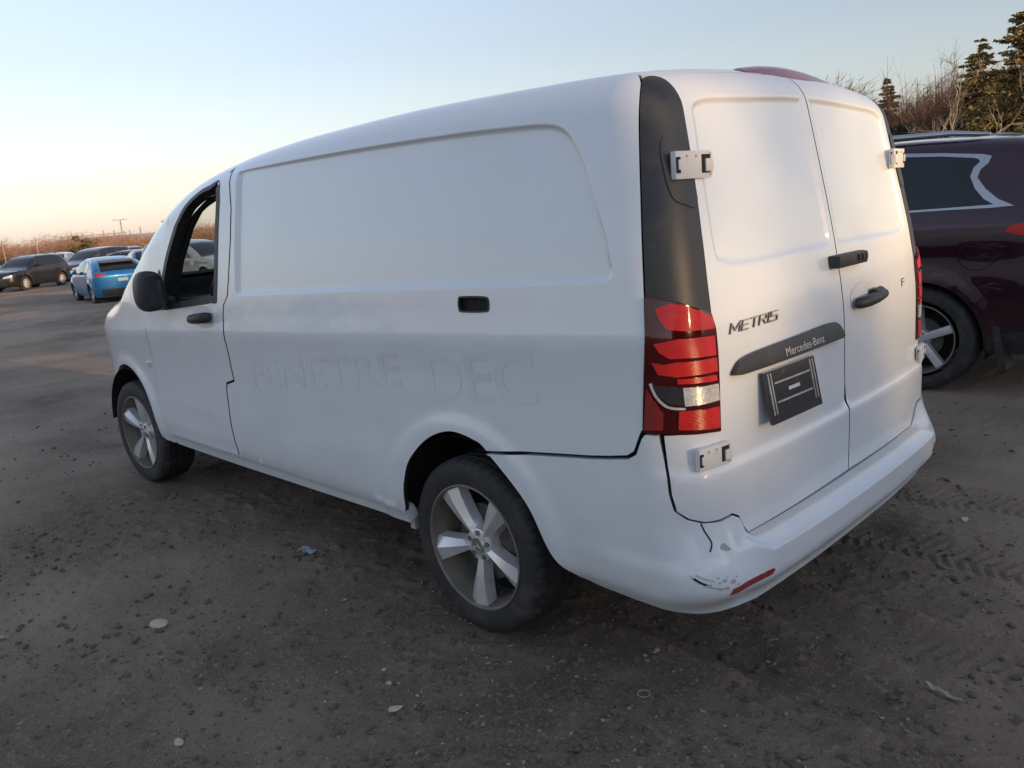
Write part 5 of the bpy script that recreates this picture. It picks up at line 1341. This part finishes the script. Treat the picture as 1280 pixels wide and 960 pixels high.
# ------------------------------------------------------------------ trees and far background
M_NEEDLE = mat('needles', (.095, .092, .034), .8, var=.4, vscale=.9)
M_NEEDLE_Y = mat('needles_olive', (.20, .152, .050), .8, var=.4, vscale=.9)
M_BARK = mat('bark', (.11, .085, .065), .9, var=.3, vscale=3)
M_PALEBARK = mat('pale_bark', (.30, .24, .18), .85, var=.2, vscale=3)
M_BRUSH = mat('bare_twigs', (.30, .17, .105), .9, var=.3, vscale=.8)
M_HEDGE = mat('dark_evergreen', (.022, .034, .017), .85, var=.4, vscale=.9)
def leaf_quads(C, D, size, rs):
    """small spray-like triangles at C pointing along D"""
    n = len(C); U = rs.normal(size=(n, 3)); U = U-D*(U*D).sum(1)[:, None]; U /= np.linalg.norm(U, axis=1)[:, None]+1e-9
    s = size*rs.uniform(.6, 1.3, (n, 1))
    V = np.stack([C-U*s*.45, C+U*s*.45, C+D*s*1.25+U*s*.1], 1).reshape(-1, 3)
    return V, np.arange(n*3).reshape(-1, 3)
def conifer(name, x, y, H, Rb, seed, label, group, m=M_NEEDLE, dens=1., lean=0, droop=.25, zb=0, shape=1.):
    rs = np.random.RandomState(seed); o = empty(name, (x, y, zb)); tag(o, label, 'tree', group)
    MB().tube([(0, 0, -.2), (lean*.3, 0, H*.5), (lean, 0, H*.98)], [H*.016+.05, H*.010, .02], 8).build('trunk', M_BARK, o, smooth=True)
    Cs = []; Ds = []; br = MB()
    nw = int(H*3.2)
    for i in range(nw):
        f = (i+rs.uniform(-.3, .3))/nw; z = H*(.08+.92*f); rad = Rb*((1-f)**.85*shape+.02)*rs.uniform(.72, 1.2)
        for k in range(rs.randint(5, 8)):
            a = rs.uniform(0, 2*math.pi); L = rad*rs.uniform(.65, 1.15)
            d = np.array([math.cos(a), math.sin(a), 0])
            nl = max(4, int(L*11*dens)); tt = rs.uniform(.12, 1, nl)
            p = np.stack([d[0]*L*tt, d[1]*L*tt, -droop*L*tt**1.2+.16*L*tt**3], 1)+np.array([lean*f, 0, z])
            wd = .20*L*(1-tt*.7)
            p += rs.normal(size=(nl, 3))*np.stack([wd, wd, wd*.35], 1)
            Cs.append(p); dd = np.tile(d, (nl, 1))+rs.normal(size=(nl, 3))*.45+np.array([0, 0, -.25]); Ds.append(dd/np.linalg.norm(dd, axis=1)[:, None])
            if rs.rand() < .5: br.tube([(lean*f, 0, z), (d[0]*L*.8+lean*f, d[1]*L*.8, z-droop*L*.7)], [.035, .012], 4, cap=False)
    C = np.concatenate(Cs); D = np.concatenate(Ds); V, Fc = leaf_quads(C, D, .21 if H > 6 else .16, rs)
    mesh_obj('crown', V, Fc, m, o)
    br.build('limbs', M_BARK, o)
    return o
def bare_tree(name, x, y, H, seed, label, group, m=M_PALEBARK, spread=.8, levels=5, r0=.10, stems=1, zb=0, twig=1.):
    rs = np.random.RandomState(seed); o = empty(name, (x, y, zb)); tag(o, label, 'tree', group)
    tk = MB(); cr = MB()
    def grow(p, d, L, r, lv, mb):
        n = 3; pts = [p.copy()]; q = p.copy(); dd = d.copy()
        for i in range(n):
            dd = dd+rs.normal(size=3)*.16+np.array([0, 0, .06]); dd /= np.linalg.norm(dd); q = q+dd*L/n; pts.append(q.copy())
        mb.tube([tuple(t) for t in pts], [r*(1-.35*i/n) for i in range(n+1)], 5 if lv > 2 else 3, cap=False)
        if lv <= 0: return
        for c in range(rs.randint(2, 4)+(1 if lv < 3 else 0)):
            a = rs.uniform(0, 2*math.pi); e = rs.uniform(.35, .95)*spread
            ax = np.cross(dd, [math.cos(a), math.sin(a), .3]); ax /= np.linalg.norm(ax)
            nd_ = dd*math.cos(e)+ax*math.sin(e)
            b = pts[rs.randint(1, n+1)]
            grow(b, nd_, L*rs.uniform(.58, .85), r*rs.uniform(.45, .65), lv-1, cr)
    for s in range(stems):
        d0 = np.array([rs.normal()*.12*(stems > 1)*2, rs.normal()*.12*(stems > 1)*2, 1.]); d0 /= np.linalg.norm(d0)
        grow(np.array([rs.normal()*.15*(stems > 1), rs.normal()*.15*(stems > 1), -.2]), d0, H*.40, r0*rs.uniform(.8, 1.1), levels, tk)
    tk.build('trunk', m, o); cr.build('crown', m, o)
    return o
def blob_shrub(name, x, y, H, Rb, seed, label, group, m=M_HEDGE, n=1500, size=.3, zb=0):
    rs = np.random.RandomState(seed); o = empty(name, (x, y, zb)); tag(o, label, 'shrub', group)
    k = 14; cc = rs.normal(size=(k, 3))*np.array([Rb*.45, Rb*.45, H*.2])+np.array([0, 0, H*.5]); cr = rs.uniform(.25, .5, k)*Rb
    i = rs.randint(0, k, n); d = rs.normal(size=(n, 3)); d /= np.linalg.norm(d, axis=1)[:, None]
    P = cc[i]+d*(cr[i]*rs.uniform(.6, 1.05, n)**.5)[:, None]; P[:, 2] = np.clip(P[:, 2], .05, None)
    V, Fc = leaf_quads(P, d, size, rs); mesh_obj('crown', V, Fc, m, o)
    MB().tube([(0, 0, -.1), (0, 0, H*.5)], [.07, .03], 6).build('trunk', M_BARK, o)
    return o
def at(dx, dy, d): return CAMP.x+dx*d, CAMP.y+dy*d
TG = 'trees beyond the yard on the right'
x, y = at(.2664, -.9639, 76); conifer('spruce_tree', x, y, 11.9, 4.2, 21, 'tall olive-gold spruce behind the bare tree, right background', TG, M_NEEDLE_Y, 4.2)
x, y = at(.224, -.9746, 70); conifer('spruce_tree', x, y, 14.2, 4.6, 22, 'tallest spruce cut off by the right picture edge', TG, M_NEEDLE_Y, 4.0, droop=.1)
x, y = at(.3475, -.9377, 84); conifer('spruce_tree', x, y, 10.8, 3.0, 23, 'narrow dark spruce just right of the van roof', TG, M_NEEDLE, 4.2)
x, y = at(.2805, -.9600, 62); bare_tree('bare_tree', x, y, 8.3, 4, 'pale leafless tree in front of the olive-gold spruce', TG, M_PALEBARK, 1.05, 5, .15, 3)
k = 0
ORD = ['first', 'second', 'third', 'fourth', 'fifth', 'sixth', 'seventh', 'eighth', 'ninth', 'tenth', 'eleventh', 'twelfth']
for dx in np.linspace(.20, .42, 26):
    dy = -math.sqrt(1-dx*dx); d = 82+rnd.uniform(-5, 9); x, y = at(dx+rnd.uniform(-.004, .004), dy, d)
    bare_tree('bare_shrub', x, y, rnd.uniform(8.6, 10.8), 100+k, 'leafless reddish-brown shrub in the thicket beyond the maroon car', TG, M_BRUSH, .7, 4, .10, 5); k += 1
for qi, dx in enumerate(np.linspace(.20, .42, 12)):
    dy = -math.sqrt(1-dx*dx); d = 72+rnd.uniform(-3, 4); x, y = at(dx+rnd.uniform(-.005, .005), dy, d)
    blob_shrub('evergreen_shrub', x, y, rnd.uniform(4.8, 6.2), 2.4, 200+k, 'dark evergreen shrub at the thicket foot, '+ORD[qi]+' from the right picture edge', TG, M_HEDGE, 1400, .34); k += 1
scrub_later = True
# left horizon: one mass of scrub, a few evergreens, poles, a shed and a substation frame
def scrub(name, n, label, d0, d1, a0, a1, h0, h1, m, seed, wk=1.):
    rs = np.random.RandomState(seed); V = []; Fc = []
    for i in range(n):
        a = rs.uniform(a0, a1); d = rs.uniform(d0, d1); x, y = at(math.cos(a), math.sin(a), d)
        h = rs.uniform(h0, h1)*(.7+.5*abs(vnoise(np.array([a*40]), np.array([0.]), 5)[0])); w = rs.uniform(.02, .05)*wk
        for s in range(5):
            b = len(V); lx, ly = rs.normal()*.9, rs.normal()*.9; hh = h*rs.uniform(.6, 1.05)
            V += [(x+lx*.3-w, y+ly*.3, -.3), (x+lx*.3+w, y+ly*.3, -.3), (x+lx, y+ly, hh)]; Fc.append([b, b+1, b+2])
            for q in range(5):
                f = rs.uniform(.35, .95); bx, by, bz = x+lx*(.3+.7*f), y+ly*(.3+.7*f), hh*f; b = len(V)
                V += [(bx, by, bz), (bx+w*.8, by, bz+.04), (bx+rs.normal()*.7, by+rs.normal()*.7, bz+rs.uniform(.2, .9))]; Fc.append([b, b+1, b+2])
    o = mesh_obj(name, V, Fc, m); tag(o, label, 'scrub', kind='stuff'); return o
scrub('far_scrub', 3600, 'leafless brown scrub along the far left horizon', 135, 190, R(-34), R(2), 2.2, 4.6, M_BRUSH, 5)
scrub('near_scrub', 1800, 'leafless scrub filling the yard edge behind the cab', 80, 110, R(-44), R(-18.5), 1.6, 3.0, M_BRUSH, 6)
scrub('thicket', 6000, 'leafless reddish-brown undergrowth filling the thicket beyond the maroon car', 78, 96, R(-79.5), R(-64), 6.0, 10.4, M_BRUSH, 7, 1.7)
LG = 'evergreens on the left horizon'
for i, (px, hh, rr, lb) in enumerate([((.9563, -.2923), 2.5, .8, 'round dark evergreen on the left horizon, leftmost of three'), ((.9528, -.3036), 2.8, .9, 'round dark evergreen on the left horizon, middle of three'), ((.9495, -.3138), 3.0, .8, 'round dark evergreen on the left horizon, rightmost of three')]):
    x, y = at(*px, 118); blob_shrub('evergreen_bush', x, y, hh, rr, 300+i, lb, LG, M_NEEDLE, 700, .22)
x, y = at(.9255, -.3788, 90); conifer('spruce_tree', x, y, 3.9, 1.2, 31, 'small spruce rising beside the van windscreen pillar', LG, M_NEEDLE)
M_POLE = mat('galvanised_pole', (.30, .30, .30), .5, .6, var=.1)
def lamp_post(px, d, h, label):
    x, y = at(*px, d); o = empty('lamp_post', (x, y, 0)); tag(o, label, 'lamp post', 'poles on the left horizon')
    MB().tube([(0, 0, -.2), (0, 0, h)], [.16, .10], 8).build('pole', M_POLE, o, smooth=True)
    for s in (-1, 1):
        MB().tube([(0, 0, h-.1), (.25*s, .7*s, h)], .05, 6).build('arm', M_POLE, o); MB().box((.3*s, .9*s, h), (.5, .9, .25), bev=.05).build('lamp_head', M_POLE, o)
lamp_post((.9411, -.3381), 200, 7.2, 'tall twin-headed floodlight pole on the left horizon')
def pole(px, d, h, label):
    x, y = at(*px, d); o = MB().tube([(0, 0, -.2), (0, 0, h)], [.10, .07], 6).build('utility_pole', M_PALEBARK, smooth=True); o.location = (x, y, 0); tag(o, label, 'pole', 'poles on the left horizon')
pole((.9736, -.2283), 130, 3.6, 'thin pole at the far left edge'); pole((.9662, -.258), 130, 3.5, 'thin pole above the black crossover'); pole((.9347, -.3555), 120, 3.8, 'thin pole right of the floodlight pole')
pole((.9385, -.3453), 150, 4.0, 'thin pole close beside the floodlight pole')
x, y = at(.9455, -.3256, 210); sh = empty('shed', (x, y, 0), R(70)); tag(sh, 'long low pale shed on the left horizon beside the floodlight pole', 'building')
M_SHED = mat('pale_cladding', (.62, .60, .56), .6, var=.08, vscale=.5)
MB().box((0, 0, 1.5), (20, 10, 3.0)).build('wall', M_SHED, sh)
MB().add([(-10.3, -5.3, 3.0), (10.3, -5.3, 3.0), (10.3, 5.3, 3.0), (-10.3, 5.3, 3.0), (-10.3, 0, 4.0), (10.3, 0, 4.0)], [[0, 1, 5, 4], [2, 3, 4, 5], [0, 4, 3], [1, 2, 5], [3, 2, 1, 0]]).build('roof', mat('shed_roof', (.45, .45, .44), .5), sh)
MB().box((3, -5.02, 1.3), (3.5, .08, 2.5)).build('door', M_POLE, sh)
x, y = at(.9505, -.3107, 240); fr_ = empty('substation_frame', (x, y, 0), R(65)); tag(fr_, 'steel substation frame of thin uprights on the left horizon', 'steel frame')
for i in range(7):
    MB().tube([(-7.5+2.5*i, 0, -.2), (-7.5+2.5*i, 0, 5.4+.3*(i % 3))], .10, 5).build('upright', M_POLE, fr_)
for z in (3.9, 4.9): MB().tube([(-8, 0, z), (8, 0, z)], .08, 5).build('beam', M_POLE, fr_)
# trees behind the camera: the wood the low sun stands behind; its shade lies over the yard
def wood_mass(name, spots, m, label, nl0=12):
    protos = []
    for sd in range(4):
        rs = np.random.RandomState(400+sd); Cs = []; Ds = []
        for i in range(34):
            f = i/34; rad = 3.2*((1-f)**.8+.02)
            for k in range(6):
                a = rs.uniform(0, 2*math.pi); L = rad*rs.uniform(.6, 1.1); d = np.array([math.cos(a), math.sin(a), -.2]); nl = nl0
                tt = rs.uniform(.1, 1, nl)[:, None]; Cs.append(d*L*tt+np.array([0, 0, 1+11*f])+rs.normal(size=(nl, 3))*.22); Ds.append(np.tile(d/np.linalg.norm(d), (nl, 1)))
        protos.append(leaf_quads(np.concatenate(Cs), np.concatenate(Ds), .55, rs)[0])
    Vs = []
    for i, (x, y, h) in enumerate(spots): Vs.append(protos[i % 4]*np.array([1, 1, h/12])+np.array([x, y, 0]))
    V = np.concatenate(Vs); o = mesh_obj(name, V, np.arange(len(V)).reshape(-1, 3), m); tag(o, label, 'wood', kind='stuff')
sp_ = []; thin = []
for row, xx0 in enumerate((-66, -70, -74)):
    for yy in np.arange(-44+row*.9, 44, 2.7):
        yv = yy+rnd.uniform(-.5, .5); low = abs(yv+4.9) < 2.0  # low: dip in the tree tops, shaped to let sun onto the van's rear
        ex = (abs(xx0)-66)*.14
        if low: sp_.append((xx0, yv, 10.0+rnd.uniform(-.3, .3)+ex)); (thin.append((xx0, yv, 17+ex)) if row == 0 else None)
        else: sp_.append((xx0+rnd.uniform(-1, 1), yv, ex+(15.0+rnd.uniform(-1.2, 1.0) if yv > -8 else 13.2+rnd.uniform(-.8, .8))))
wood_mass('wood', sp_, M_NEEDLE, 'dark spruce wood behind the camera, outside the picture')
wood_mass('sun_filter_wood', thin, M_NEEDLE, 'sparse taller spruces added behind the camera to filter the sun, outside the picture', 1)  # unseen trees, added to dim the sun on the rear doors
